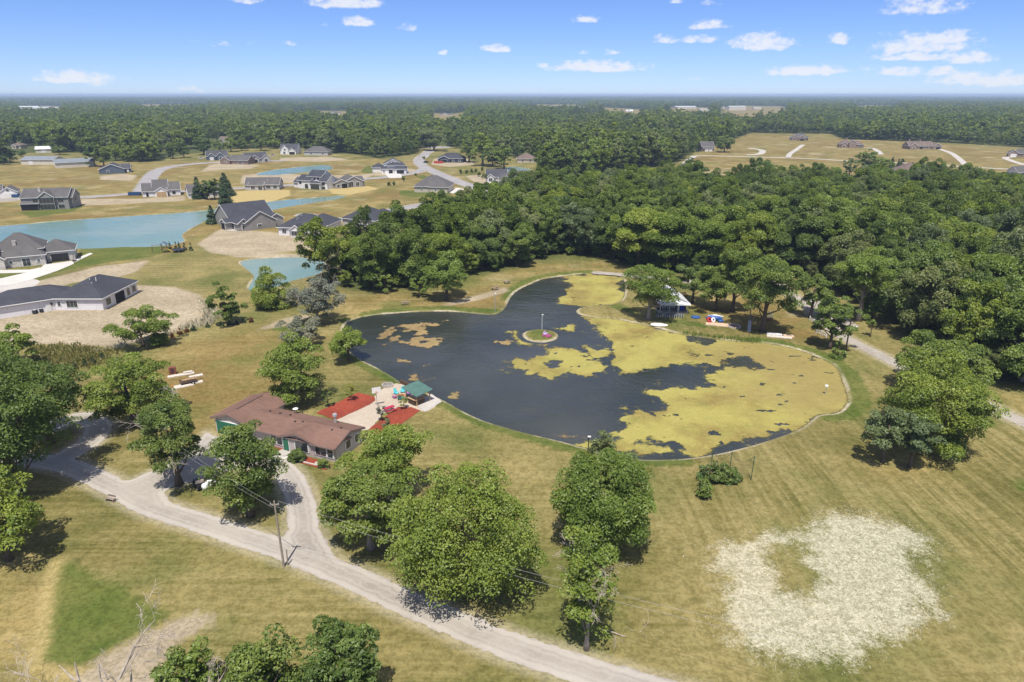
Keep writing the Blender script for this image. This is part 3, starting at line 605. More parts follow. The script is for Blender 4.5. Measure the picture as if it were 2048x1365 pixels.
# patio behind the house, its slab and mulch beds
pad('patio', [(672,838),(745,795),(770,775),(790,768),(806,768),(828,785),(884,805),(853,825),(820,818),(795,815),(765,830),(748,850),(735,862),(700,862)], M_SAND, 0.02, 0.3, 0.35)
pad('patio_slab', [(826,806),(862,788),(884,804),(850,825)], M_CONC, 0.06, 0.4)
pad('mulch_bed', [(629,827),(650,818),(716,786),(750,794),(751,802),(735,812),(705,826),(690,832),(672,840)], M_MULCH, 0.05, 0.25, 0.3)
pad('mulch_bed', [(842,822),(822,815),(797,815),(770,834),(735,862),(745,872),(790,858)], M_MULCH, 0.05, 0.25, 0.3)
pad('mulch_bed', [(570,905),(600,912),(655,925),(664,935),(652,941),(600,926),(572,912),(562,908)], M_MULCH, 0.05, 0.2, 0.2)
pad('mulch_bed', [(541,889),(560,894),(567,901),(558,908),(541,903)], M_MULCH, 0.05, 0.2, 0.2)
pad('walkway', [(536,907),(546,904),(563,907),(578,914),(557,928),(540,925)], M_CONCP, 0.06, 0.25)

# ================================================================== TREES
def leaf_material(name, dark, light, tip, transl=0.38):
    n = NT(name); t = n.attr('tint'); r = n.rnd()
    r2 = n.mth('FRACT', n.mth('MULTIPLY', r, 7.31))
    hue = n.mix(r, dark, tuple(a*0.5 + b*0.5 for a, b in zip(dark, light)))
    lt = n.mix(r2, (light[0]*0.74, light[1]*0.80, light[2]*1.0), (light[0]*1.28, light[1]*1.14, light[2]*1.05))
    col = n.mix(n.ramp(t, 0.15, 0.85), hue, lt)
    col = n.mix(n.ramp(t, 0.78, 1.0, 0, 0.75), col, tip)
    d = n.new('ShaderNodeBsdfDiffuse'); n.put(col, d.inputs['Color']); tr = n.new('ShaderNodeBsdfTranslucent')
    n.put(n.mix(0.5, col, (0.16, 0.22, 0.02)), tr.inputs['Color'])
    g = n.new('ShaderNodeBsdfGlossy'); g.inputs['Roughness'].default_value = 0.45; n.put((0.5, 0.55, 0.5), g.inputs['Color'])
    m1 = n.new('ShaderNodeMixShader'); m1.inputs[0].default_value = transl; n.t.links.new(d.outputs[0], m1.inputs[1]); n.t.links.new(tr.outputs[0], m1.inputs[2])
    m2 = n.new('ShaderNodeMixShader'); m2.inputs[0].default_value = 0.035; n.t.links.new(m1.outputs[0], m2.inputs[1]); n.t.links.new(g.outputs[0], m2.inputs[2])
    n.t.links.new(m2.outputs[0], n.out.inputs['Surface']); return n.m
LEAF = {'mid': leaf_material('leaves_mid', (0.076, 0.122, 0.024), (0.205, 0.282, 0.056), (0.33, 0.38, 0.11)),
 'light': leaf_material('leaves_light', (0.105, 0.162, 0.023), (0.265, 0.345, 0.056), (0.40, 0.44, 0.12)),
 'dark': leaf_material('leaves_dark', (0.058, 0.098, 0.024), (0.148, 0.215, 0.048), (0.24, 0.285, 0.09)),
 'silver': leaf_material('leaves_silver', (0.15, 0.165, 0.11), (0.27, 0.285, 0.21), (0.38, 0.38, 0.31)),
 'grey': leaf_material('leaves_grey_green', (0.105, 0.138, 0.046), (0.225, 0.275, 0.10), (0.33, 0.36, 0.18)),
 'conifer': leaf_material('needles', (0.030, 0.056, 0.024), (0.075, 0.115, 0.046), (0.13, 0.16, 0.08), 0.08),
 'yellow': leaf_material('leaves_yellow_green', (0.16, 0.18, 0.02), (0.36, 0.36, 0.05), (0.45, 0.42, 0.12)),
 'rust': leaf_material('leaves_rust', (0.18, 0.06, 0.025), (0.28, 0.11, 0.045), (0.3, 0.16, 0.08))}
BARK = simple('bark', (0.13, 0.10, 0.075), 0.95, 0.35, 2.0, 0.1, bump=0.05, stretch=(3, 3, 0.6))
BARK_PALE = simple('bark_pale', (0.30, 0.26, 0.22), 0.95, 0.3, 2.0, 0.1, bump=0.05, stretch=(3, 3, 0.6))
DEAD = simple('dead_wood', (0.46, 0.39, 0.32), 0.95, 0.3, 2.0, 0.1, bump=0.03, stretch=(3, 3, 0.6))

def clumps(rs, H, R, bf, n, shape, rough=1.0):
    z0, z1 = H*bf, H; out = []; ph = rs.rand(6)*6.28
    zc, c = (z0+z1)/2, (z1-z0)/2
    while len(out) < n:
        u = rs.normal(size=3); u /= np.linalg.norm(u)
        th = math.atan2(u[1], u[0])
        mod = 1 + rough*(0.16*math.sin(2*th+ph[0]) + 0.13*math.sin(3*th+ph[1]+2*u[2]) + 0.11*math.sin(5*th+ph[2]-3*u[2]) + 0.10*math.sin(4*u[2]+ph[3]))
        k = (0.35 + 0.65*rs.rand()**0.45) * mod * 0.84
        if shape == 'cone':
            t = rs.rand()**1.5; r = R*(1-t)**0.85*(0.45+0.55*rs.rand()**0.5)*(0.9+0.2*mod-0.2); out.append((r*math.cos(th), r*math.sin(th), z0 + (z1-z0)*t*0.97, R*(0.16+0.20*(1-t)))); continue
        x, y, z = R*k*u[0], R*k*u[1], zc + c*k*u[2]
        if shape == 'dome':
            z = z0 + (z1-z0)*(0.12 + 0.86*abs(u[2])*k*1.05) if u[2] > -0.35 else z0 + (z1-z0)*0.22*rs.rand()
        if shape == 'spread' and u[2] < -0.3: z = zc - c*0.3*rs.rand()
        if shape == 'layer': z = z0 + (z1-z0)*(round((z-z0)/(z1-z0)*4)/4*0.7 + (z-z0)/(z1-z0)*0.3)
        kd = 1.35 if shape == 'dome' else 1.0
        out.append((x, y, z, kd*max(R*rs.uniform(0.15, 0.27)*(0.8 if n > 90 else 1.0), H*rs.uniform(0.045, 0.085))))
    return np.array(out)
def leaves(rs, cl, n, leaf, flat=0.75, droop=0.0, fill=0.12):
    w = cl[:, 3]**2; ci = rs.choice(len(cl), n, p=w/w.sum()); u = rs.normal(size=(n, 3)); u[:, 2] = np.where(u[:, 2] < -0.3, -u[:, 2], u[:, 2]); u /= np.linalg.norm(u, axis=1)[:, None]
    rr = np.where(rs.rand(n) < fill, rs.rand(n), 0.72 + 0.36*rs.rand(n))*cl[ci, 3]
    pos = cl[ci, :3] + u*rr[:, None]*np.array([1, 1, flat])
    if droop: pos[:, 2] -= droop*cl[ci, 3]*(u[:, 0]**2 + u[:, 1]**2)
    nr = u*0.6 + rs.normal(size=(n, 3))*0.42 + np.array([-0.06, -0.2, 0.6]); nr /= np.linalg.norm(nr, axis=1)[:, None]
    ax = np.cross(nr, rs.normal(size=(n, 3))); ax /= np.linalg.norm(ax, axis=1)[:, None]; bx = np.cross(nr, ax)
    L = leaf*(0.6 + 0.8*rs.rand(n))[:, None]; W = L*(0.42 + 0.2*rs.rand(n))[:, None]
    bend = nr*L*0.22
    V = np.stack([pos - ax*L*0.5 - bend, pos + bx*W*0.5 - ax*L*0.05, pos + ax*L*0.5 - bend, pos - bx*W*0.5 + ax*L*0.05], 1).reshape(-1, 3)
    F = np.arange(n*4).reshape(-1, 4)
    ct = rs.rand(len(cl)); t = np.clip(0.5*ct[ci] + 0.45*rs.rand(n) + 0.08*u[:, 2], 0, 1)
    return V, F, np.repeat(t, 4)
def trunk_mesh(rs, H, R, bf, cl, mat, rad=None, lean=(0, 0), limbs=12, n=8):
    m = MB(); rad = rad or 0.026*H + 0.02*R; tz = H*(bf + (1-bf)*0.55)
    pts = []; k = 6
    for i in range(k+1):
        t = i/k; pts.append((lean[0]*tz*t + 0.25*rad*math.sin(3*t+rs.rand()*2), lean[1]*tz*t + 0.25*rad*math.cos(2*t+rs.rand()*2), tz*t - (0.3 if i == 0 else 0)))
    m.tube(pts, [rad*(1.45 if i == 0 else 1.0)*(1-0.72*i/k) for i in range(k+1)], n)
    if len(cl):
        for i in rs.choice(len(cl), min(limbs, len(cl)), replace=False):
            c = cl[i]; t0 = rs.uniform(0.45, 0.95)*min(1, c[2]/tz); a = Vector(pts[min(k, int(t0*k))]); b = Vector(c[:3]); mid = a.lerp(b, 0.5) + Vector((0, 0, -0.06*H*rs.rand()))
            r0 = rad*0.42*(1-0.5*t0); m.tube([a, mid, b], [r0, r0*0.6, r0*0.2], 5)
    return m.mesh('trunk', mat, True)
def dead_twigs(m, rs, base, d, L, r, depth=3):
    p = Vector(base); d = Vector(d).normalized(); pts = [p]; n = 4
    for i in range(n): d = (d + Vector(rs.normal(size=3))*0.16).normalized(); p = p + d*L/n; pts.append(p)
    m.tube(pts, [max(0.012, r*(1-0.8*i/n)) for i in range(n+1)], 5)
    if depth > 0:
        for i in range(1, n+1):
            for _ in range(1 if depth > 1 else 2):
                dd = (d + Vector(rs.normal(size=3))*0.75).normalized(); dead_twigs(m, rs, pts[i], dd, L*rs.uniform(0.35, 0.6), max(0.012, r*0.45*(1-0.15*i)), depth-1)

def crown_mesh(seed, H, R, bf, leafmat, ncl, nlf, leaf, shape='round', flat=0.75, droop=0.0, fill=0.12, rough=1.0):
    rs = np.random.RandomState(seed); cl = clumps(rs, H, R, bf, ncl, shape, rough); V, F, t = leaves(rs, cl, nlf, leaf, flat, droop, fill)
    return np_mesh('crown', V, F, LEAF[leafmat], {'tint': t}), cl, rs
def tree(label, base, top, wpx, leafmat='mid', shape='round', bf=0.2, ncl=80, dens=1.0, leaf=0.42, bark=BARK, name='tree', cat='tree', group=None, seed=None, flat=0.75, droop=0.0, fill=0.12, rough=1.0,
         lean=(0, 0), twigs=0, rad=None, trunk=True):
    b = P(*base); H = max(0.6, height_at(b, top)); R = 1.07 * wpx / 2 / FPX * (b.y*CP + (CAM_H - 0.5*H)*SP)
    seed = seed if seed is not None else int(base[0]*7 + base[1]*13) % 99991
    area = 4*math.pi*((R*R*2 + R*(H*(1-bf)/2)*1)/3)
    nl = int(np.clip(dens*2.3*area/(leaf*leaf*0.5), 250, 44000))
    t = thing(name, label, cat, b, 0, group)
    me, cl, rs = crown_mesh(seed, H, R, bf, leafmat, ncl, nl, leaf, shape, flat, droop, fill, rough); link('crown', me, t)
    if trunk:
        tr = link('trunk', trunk_mesh(rs, H, R, bf, cl, bark, rad, lean), t)
        if twigs:
            for _ in range(twigs):
                m = MB()
                c = cl[rs.randint(len(cl))]; d = Vector((c[0], c[1], rs.uniform(-0.3, 0.8)*R)); dead_twigs(m, rs, Vector(c[:3])*0.75 + Vector((0, 0, c[2]*0.25)), d, R*rs.uniform(0.6, 1.1), 0.06, 2)
                m.build('dead_branch', DEAD, t)
    return t
ORD = ('first','second','third','fourth','fifth','sixth','seventh','eighth','ninth','tenth','eleventh','twelfth','thirteenth','fourteenth','fifteenth','sixteenth','seventeenth','eighteenth')
# ---- the big shade trees round the house and lawn
tree('broad feathery green tree beside the lane, widest of the lawn trees', (928,1185), 932, 292, 'light', 'round', 0.03, 210, 1.0, 0.27, droop=0.35, rough=0.7)
tree('dense rounded green tree alone on the south lawn near the pond shore', (1206,1098), 896, 226, 'light', 'round', 0.02, 210, 1.1, 0.28, droop=0.35, rough=0.25, seed=77)
tree('ragged narrow tree with bare grey limbs by the bend of the lane', (1172,1300), 1070, 92, 'light', 'layer', 0.18, 60, 1.15, 0.32, BARK_PALE, twigs=9, fill=0.2, rough=1.1, rad=0.24)
tree('tall dark green tree on the grass island in front of the house', (500,1033), 830, 146, 'mid', 'round', 0.02, 130, 1.05, 0.32, rough=0.6)
tree('dark ragged tree beside the golf cart at the driveway', (357,970), 782, 130, 'dark', 'layer', 0.12, 80, 0.95, 0.32, rough=1.1, twigs=3)
tree('full round tree behind the grass oval of the driveway loop', (268,850), 692, 172, 'light', 'round', 0.05, 110, 1.0, 0.33, rough=0.9)
tree('multi stemmed green tree hiding the right front of the house', (740,1098), 925, 190, 'mid', 'round', 0.12, 100, 0.95, 0.32, BARK_PALE, rough=1.0)
tree('pale leaved open tree leaning over the red mulch front bed', (782,1010), 862, 170, 'light', 'layer', 0.25, 70, 0.8, 0.32, BARK_PALE, rough=1.3)
tree('huge spreading tree over the driveway loop at the left edge', (30,985), 705, 260, 'mid', 'round', 0.06, 190, 1.0, 0.38, rough=0.7)
tree('dark leafy tree behind the huge spreading tree, over the loop', (100,888), 702, 150, 'dark', 'round', 0.12, 90, 1.0, 0.36, rough=0.8)
tree('light tree at the far left above the huge spreading tree', (-30,860), 690, 150, 'light', 'round', 0.08, 80, 1.0, 0.38)
tree('leafy tree at the left edge below the driveway loop', (18,1120), 960, 160, 'light', 'round', 0.04, 90, 1.0, 0.34)
tree('small topped tree rising over the sand lot edge at far left', (42,735), 662, 90, 'light', 'layer', 0.2, 36, 0.8, 0.45)
tree('rounded open crowned tree on the back lawn above the house', (588,806), 680, 136, 'light', 'round', 0.02, 80, 1.0, 0.36, rough=1.1)
tree('wide low tree hanging over the western tip of the pond', (698,720), 656, 84, 'light', 'spread', 0.10, 45, 0.95, 0.42)
tree('silvery grey leaved tree west of the pond tip', (636,648), 550, 100, 'silver', 'round', 0.12, 60, 0.8, 0.42, BARK_PALE, twigs=8, rough=1.0)
tree('smaller silvery shrub tree in front of the silvery grey tree', (603,695), 626, 82, 'silver', 'round', 0.06, 50, 0.8, 0.40, BARK_PALE, rough=1.0)
tree('large rounded willow bush beside the small teal pond', (546,614), 530, 78, 'light', 'dome', 0.0, 90, 2.0, 0.34, rough=0.3)
tree('upright green tree at the edge of the bare sand lot', (456,650), 564, 64, 'mid', 'round', 0.02, 50, 1.1, 0.38)
tree('light open tree in front of the white house sand lot', (286,694), 618, 106, 'light', 'round', 0.12, 50, 0.85, 0.38, rough=1.3)
tree('low bush under the light open tree by the sand lot', (318,690), 664, 44, 'light', 'dome', 0.02, 24, 1.0, 0.4)
tree('bright rounded tree at the north edge of the pond lawn', (893,600), 496, 94, 'light', 'round', 0.05, 70, 0.95, 0.45)
tree('small light tree on the north lawn left of the bright rounded tree', (838,594), 556, 40, 'light', 'round', 0.12, 24, 1.0, 0.42)
tree('small dark tree at the wood edge on the north lawn', (772,584), 548, 44, 'mid', 'round', 0.10, 26, 1.0, 0.42)
tree('tree standing on the pond point left of the white roofed pavilion', (1296,640), 524, 112, 'light', 'round', 0.22, 74, 0.9, 0.36, BARK_PALE, rough=1.0)
tree('dark tree leaning behind the white roofed pavilion', (1384,607), 528, 74, 'dark', 'round', 0.25, 44, 1.2, 0.40)
tree('dark leafy tree behind the blue water toys', (1430,622), 530, 86, 'mid', 'round', 0.14, 54, 1.2, 0.40)
tree('tall tree between the water toys and the wooden ramp', (1464,624), 498, 84, 'mid', 'round', 0.22, 54, 1.2, 0.40)
tree('large tree above the wooden slab on the pond bank', (1524,664), 506, 128, 'mid', 'round', 0.26, 84, 1.2, 0.40)
tree('round crowned tree by the white rail at the gravel road', (1620,636), 542, 78, 'mid', 'round', 0.26, 50, 1.2, 0.40)
tree('narrow ragged tree in front of the second white rail', (1658,698), 588, 84, 'mid', 'round', 0.12, 60, 1.1, 0.36, rough=1.3)
tree('tall pale trunked tree beyond the gravel road bend', (1716,642), 496, 120, 'light', 'round', 0.30, 70, 1.1, 0.40, BARK_PALE, rough=1.2)
tree('yellowish young tree beyond the gravel road by the lamp pole', (1742,640), 582, 54, 'light', 'round', 0.2, 36, 1.1, 0.38)
tree('thin sapling with a tufted top across the gravel road', (1740,674), 638, 22, 'light', 'round', 0.5, 12, 1.0, 0.4)
tree('young conical bush at the pond bank below the lamp pole', (1676,716), 676, 30, 'light', 'cone', 0.02, 30, 0.9, 0.4)
tree('great spreading tree beside the gravel road right of the pond', (1856,893), 722, 222, 'light', 'round', 0.04, 150, 1.05, 0.34, rough=0.9)
tree('dark rounded tree behind the great spreading roadside tree', (1878,790), 664, 160, 'mid', 'round', 0.05, 100, 1.05, 0.40)
tree('greyish feathery tree at left foot of the great spreading tree', (1764,924), 808, 92, 'grey', 'layer', 0.22, 44, 0.8, 0.38)
tree('greyish twin stemmed tree at right foot of the great spreading tree', (1818,934), 824, 96, 'grey', 'layer', 0.20, 46, 0.85, 0.38)
tree('pale willow at the south shore above the rounded lawn tree', (1206,912), 862, 64, 'grey', 'dome', 0.05, 36, 0.6, 0.36)
tree('bushy upright shrub tree at the bottom edge of the photo', (694,1430), 1240, 168, 'mid', 'round', 0.0, 110, 1.2, 0.28, rough=0.6)
tree('dark green bush at the bottom edge, left of the upright shrub', (535,1440), 1280, 175, 'mid', 'dome', 0.02, 90, 1.5, 0.30)
tree('leafy shrub growing through dead branches at the bottom edge', (382,1400), 1288, 112, 'light', 'dome', 0.02, 70, 1.4, 0.30)
for i, (bx, by, ty, w, lab) in enumerate(((1408,994,940,34,'lowest leftmost bush of the hedge by the practice net'), (1418,962,924,46,'left bush of the hedge inside the practice net'), (1444,962,920,48,'middle bush of the hedge inside the practice net'), (1466,960,930,38,'right bush of the hedge inside the practice net'))):
    tree(lab, (bx, by), ty, w, 'dark' if i else 'mid', 'dome', 0.0, 34, 1.0, 0.34, name='bush', cat='bush', group='bushes of the hedge by the practice net', rough=0.5)
tree('clipped round evergreen bush beside the front door of the house', (594,921), 897, 33, 'dark', 'dome', 0.0, 60, 4.0, 0.13, name='bush', cat='bush', rough=0.1)
tree('small shrub at the right end of the front mulch bed', (648,934), 915, 26, 'mid', 'dome', 0.0, 30, 3.0, 0.15, name='bush', cat='bush')
# saplings in the patio's mulch beds
for (bx, by, ty, w, lm, lab) in ((657,815,776,20,'mid','staked sapling at the near end of the long mulch bed'), (703,802,764,22,'yellow','yellow leaved sapling in the middle of the long mulch bed'),
                                 (808,818,794,20,'yellow','yellow leaved sapling at the corner of the small mulch bed'), (763,842,804,18,'silver','pale slender sapling between patio and small mulch bed'), (772,860,838,22,'grey','low sapling in the small mulch bed near the house')):
    tree(lab, (bx, by), ty, w, lm, 'round', 0.22, 22, 0.6, 0.22, name='sapling', cat='sapling', group='saplings in the red mulch beds', rad=0.05)
# conifers and ornamentals in the development
CON = [(453,418,372,30,'tall spruce on the point by the teal lake'), (425,448,410,22,'short spruce at the lake edge by the grey gabled house'), (398,398,352,24,'leftmost spruce of the lakeside clump'), (452,392,346,34,'tallest spruce of the lakeside clump'), (440,440,424,14,'small spruce between the two lakeshore spruces')]
for bx, by, ty, w, lab in CON: tree(lab, (bx, by), ty, w, 'conifer', 'cone', 0.02, 130, 2.2, 0.55, name='spruce_tree', group='spruces by the teal lake')
for bx, by, ty, w, lab in ((415,400,356,30,'dark round tree left inside the lakeside spruce clump'), (430,400,354,28,'dark round tree right inside the lakeside spruce clump')): tree(lab, (bx, by), ty, w, 'dark', 'round', 0.1, 40, 1.1, 0.8, group='round trees in the spruce clump')
for i, (bx, by, ty) in enumerate(((340,499,482),(352,500,483),(359,500,484),(370,501,484),(382,502,486))):
    tree(('first','second','third','fourth','fifth')[i] + ' little arborvitae from the left behind the playset', (bx, by), ty, 8, 'conifer', 'cone', 0.0, 26, 1.3, 0.4, name='arborvitae', cat='shrub', group='arborvitae behind the playset')
ROW = [(150,738,722,10,'conifer'),(170,732,716,11,'conifer'),(187,727,712,11,'conifer'),(205,718,706,11,'conifer'),(345,676,664,10,'rust'),(360,668,656,11,'rust'),(374,665,652,10,'rust'),(387,662,650,11,'conifer'),(416,655,644,10,'conifer'),(443,652,641,10,'conifer'),(460,650,640,10,'conifer'),(473,650,640,10,'conifer'),(488,646,636,10,'conifer'),(503,645,633,10,'rust')]
for i, (bx, by, ty, w, lm) in enumerate(ROW):
    tree(ORD[i] + ' juniper from the left along the sand lot edge, ' + ('rust brown and dead' if lm == 'rust' else 'small and dark green'), (bx, by), ty, w, lm, 'cone', 0.0, 24, 1.2, 0.34, name='juniper', cat='shrub', group='rust junipers along the sand lot' if lm == 'rust' else 'dark junipers along the sand lot')
for i, (bx, by, ty, w, lm) in enumerate(((922,350,338,6,'dark'),(933,348,339,6,'dark'),(944,347,338,6,'dark'),(952,345,336,6,'dark'),(964,342,334,6,'dark'),(958,354,344,8,'dark'),(808,364,350,8,'mid'),(832,352,346,6,'mid'),(778,372,364,7,'dark'),(788,371,363,7,'dark'),(848,320,312,6,'mid'))):
    tree(('leftmost of the five in a row','second of the five in a row','third of the five in a row','fourth of the five in a row','rightmost of the five in a row','set before the row of five','left of the tan hip roofed house','beside the big white house','on the lawn, left of a pair','on the lawn, right of a pair','near the cul-de-sac')[i] + ', young ornamental tree by the subdivision street', (bx, by), ty, w, lm, 'round', 0.1, 18, 1.2, 0.9, name='ornamental_tree', cat='tree', group='young trees along the subdivision street')
for i, (bx, by, ty, w) in enumerate(((1783,336,314,14),(1802,338,316,18),(1825,331,325,6),(1841,340,328,10),(1796,334,318,10))):
    tree(('leftmost','second largest','smallest','rightmost','middle')[i] + ' dark juniper tree by the brown roofed house on the right field', (bx, by), ty, w, 'conifer', 'cone', 0.0, 40, 1.2, 0.9, name='juniper_tree', group='junipers by the brown roofed house')
for (bx, by, ty, w, lm, lab) in ((1526,366,314,52,'mid','broad tree standing out of the wood edge into the hay field'),(1732,345,296,42,'mid','big round tree between the hay field and the brown roofed house'),(1758,342,312,34,'light','lighter tree right of the big round hay field tree'),(1698,352,314,26,'grey','thin grey tree left of the big round hay field tree'),
    (1955,362,333,24,'mid','forked tree at the right end of the hay field'), (1382,331,314,14,'dark','small tree at the mouth of the farm road'), (1448,305,270,40,'mid','wide tree beside the barn on the left of the hay field'), (868,302,254,58,'grey','large grey green oak at the end of the cul-de-sac'),
    (938,325,276,36,'mid','tall tree left in the grove behind the blue house'), (965,332,262,46,'light','tallest yellow green tree of the grove behind the blue house'), (985,334,292,40,'mid','dark tree in the middle of the grove behind the blue house'), (1008,338,288,38,'light','yellow topped tree right in the grove behind the blue house'), (1035,316,286,24,'dark','dark tree behind the tan hip roofed house'), (1068,314,268,28,'mid','slim tree right of the tan hip roofed house')):
    tree(lab, (bx, by), ty, w, lm, 'round', 0.08, 50, 1.0, 1.0)
ROWT = [(208,334,288,32,'mid'),(190,334,286,34,'dark'),(232,322,286,28,'light'),(256,324,290,30,'light'),(280,324,288,30,'mid'),(308,320,272,36,'mid'),(346,318,280,30,'mid'),(368,316,282,26,'mid'),(408,310,272,40,'dark'),(440,302,280,24,'mid'),(462,304,272,28,'light'),(484,302,278,26,'mid'),(522,302,272,32,'mid'),(548,298,278,28,'light'),(8,330,310,20,'dark'),(44,314,300,16,'dark'),(20,326,298,30,'mid'),(120,310,290,26,'mid')]
ROWT.sort()
for i, (bx, by, ty, w, lm) in enumerate(ROWT):
    tree(ORD[i] + ' yard tree from the left in the row behind the subdivision houses', (bx, by), ty, w, lm, 'round', 0.10, 46, 1.0, 1.1, group='yard trees behind the subdivision houses')

# ---- dead trees at the lower left corner
def dead_tree(label, base, H, segs, seed, sc_=1.0):
    b = P(*base); t = thing('dead_tree', label, 'tree', b); rs = np.random.RandomState(seed)
    for a, d, L, r, dep in segs:
        m = MB(); dead_twigs(m, rs, Vector(a)*sc_, d, L*sc_, r*1.35*sc_, 0 if dep < 2 else dep); m.build('trunk' if dep == 0 else 'dead_branch', DEAD, t)
    return t
dead_tree('bare pale dead tree forking high over the bottom left corner', (258,1440), 13, [((0,0,-0.3),(0.02,0.1,1),6.5,.20,0),((0,0,5.5),(0.35,0.3,1),7.0,.12,3),((0,0,5.5),(0.65,0.5,0.8),5.5,.09,3),((0.1,0.2,3.5),(1,0.3,0.35),4,.07,3),((0,0,4.5),(-0.1,0.1,1),2.6,.06,2)], 4, 0.82)
dead_tree('broken leaning dead trunk at the bottom left corner', (200,1430), 8, [((0,0,-0.3),(-0.42,0.1,1),5.6,.20,0),((-1.6,0.3,3.6),(-0.5,0.2,0.9),1.8,.09,1),((0,0,1.0),(-1,0.25,0.25),6.5,.10,3)], 8)
dead_tree('upright bare stub between the two dead trees', (236,1436), 6, [((0,0,-0.3),(-0.05,0.1,1),6.0,.17,0),((0,0,4.2),(-0.4,0.1,1),2.0,.06,2)], 12)
dead_tree('arching pale dead boughs over the bottom shrub', (398,1425), 5, [((0,0,0.3),(0.4,0.3,1),3.4,.10,3),((0,0,0.5),(0.9,0.3,0.8),3.8,.10,3),((0,0,0.8),(0.9,0.1,0.35),3.6,.09,3),((0,0,0.8),(0.6,0.5,0.9),3.6,.08,3)], 17)
dead_tree('bare dead tree standing out of the right hand wood', (1790,540), 14, [((0,0,-0.3),(0.05,0,1),9,.22,0),((0,0,7),(0.5,0.1,1),7.5,.14,3),((0,0,8),(-0.4,0.1,1),6,.10,3),((0,0,7),(0.9,0.2,0.8),6,.10,3)], 23)
b = P(1240,1268); t = thing('fallen_branch', 'pale fallen branch on the grass under the ragged tree', 'branch', b); m = MB(); rs_ = np.random.RandomState(31); dead_twigs(m, rs_, (-2,0.5,0.15), (1,-0.25,0.02), 4.5, 0.07, 2); m.build('branch', DEAD, t)

# ---- the wood: shared crowns, the nearest trees as things, the rest as one mass
PROTO = []
prs = np.random.RandomState(77)
for i in range(10):
    H = 15.0; R = prs.uniform(5.0, 6.6); lm = ['mid','mid','light','dark','mid','grey','light','dark','mid','light'][i]
    me, cl, rs = crown_mesh(500+i, H, R, 0.08, lm, 70, 17000, 0.44, ['round','round','layer','round','round'][i % 5], flat=0.95, rough=1.2)
    PROTO.append((me, trunk_mesh(rs, H, R, 0.08, cl, BARK_PALE if i % 3 == 0 else BARK, 0.26, (0, 0), 6, 6), R))
PROTO_LO = []
for i in range(7):
    H = 15.0; R = prs.uniform(5.0, 6.4); lm = ['mid','dark','light','mid','light','mid','grey'][i]
    me, cl, rs = crown_mesh(700+i, H, R, 0.10, lm, 34, 1500, 1.25, 'round', flat=0.95, rough=1.2); PROTO_LO.append(me)
PROTO_PATCH = []
for i in range(3):
    rs = np.random.RandomState(900+i); Vs = []; Fs = []; ts = []; nb = 0
    for k in range(70):
        H = rs.uniform(10, 17); R = rs.uniform(5, 8); cl = clumps(rs, H, R, 0.15, 7, 'round', 0.8); V, F, t = leaves(rs, cl, 34, 5.2)
        V[:, :2] += rs.uniform(-55, 55, 2); Vs.append(V); Fs.append(F + nb); nb += len(V); ts.append(np.clip(t*0.6 + 0.4*rs.rand(), 0, 1))
    PROTO_PATCH.append(np_mesh('wood_patch', np.concatenate(Vs), np.concatenate(Fs), LEAF[['mid','dark','mid'][i]], {'tint': np.concatenate(ts)}))

def scatter(poly, n, dmin, seed, test=None, growth=0.0):
    """darts in a polygon, at least dmin apart (grid hash)"""
    rs = np.random.RandomState(seed); a = np.asarray(poly); x0, y0 = a.min(0); x1, y1 = a.max(0); out = []; grid = {}
    cand = np.column_stack([rs.uniform(x0, x1, n), rs.uniform(y0, y1, n)]); ins = sdf_poly(cand[:, 0], cand[:, 1], poly) > 0.5
    if test is not None: ins &= test(cand[:, 0], cand[:, 1])
    for x, y in cand[ins]:
        k = (int(x//dmin), int(y//dmin))
        if any((x-q[0])**2 + (y-q[1])**2 < dmin*dmin for i in (-1, 0, 1) for j in (-1, 0, 1) for q in grid.get((k[0]+i, k[1]+j), ())): continue
        grid.setdefault(k, []).append((x, y)); out.append((x, y))
    return np.array(out)
W1 = scatter(F1, 30000, 7.2, 21, lambda X, Y: (np.abs(X) < 0.80*Y + 25) & (sdf_line(X, Y, ROAD_R, 2.5) < 0) & (Y < 460))
W1 = W1[np.argsort(np.hypot(W1[:, 0], W1[:, 1]))]
rw = np.random.RandomState(41)
NEAR_N = 235
edge_d = sdf_poly(W1[:, 0], W1[:, 1], F1, 60)
TONE = ['mid green','mid green','light green','dark green','mid green','grey green','light green','dark green','mid green','light green']
for i, (x, y) in enumerate(W1[:NEAR_N]):
    k = rw.randint(len(PROTO)); s_ = rw.uniform(0.85, 1.5); sz = rw.uniform(0.85, 1.38)
    px = 1024 + FPX*x/(y*CP + CAM_H*SP)
    zone = 'above the north lawn' if px < 1060 else 'behind the pavilion' if px < 1480 else 'behind the road bend' if px < 1760 else 'right of the gravel road'
    row = 'at the front edge of the wood' if edge_d[i] < 9 else 'deep in the wood'
    lab = '%s tree %s %s' % (TONE[k], row, zone)
    t = thing('forest_tree', lab, 'tree', (x, y, 0), rw.uniform(0, 6.28), lab.replace(' tree ', ' trees ')); t.scale = (s_, s_, sz)
    link('crown', PROTO[k][0], t); link('trunk', PROTO[k][1], t)
def proto_coll(name, meshes):
    c = bpy.data.collections.new(name)
    for m in meshes:
        o = bpy.data.objects.new('growth', m); c.objects.link(o)
    return c
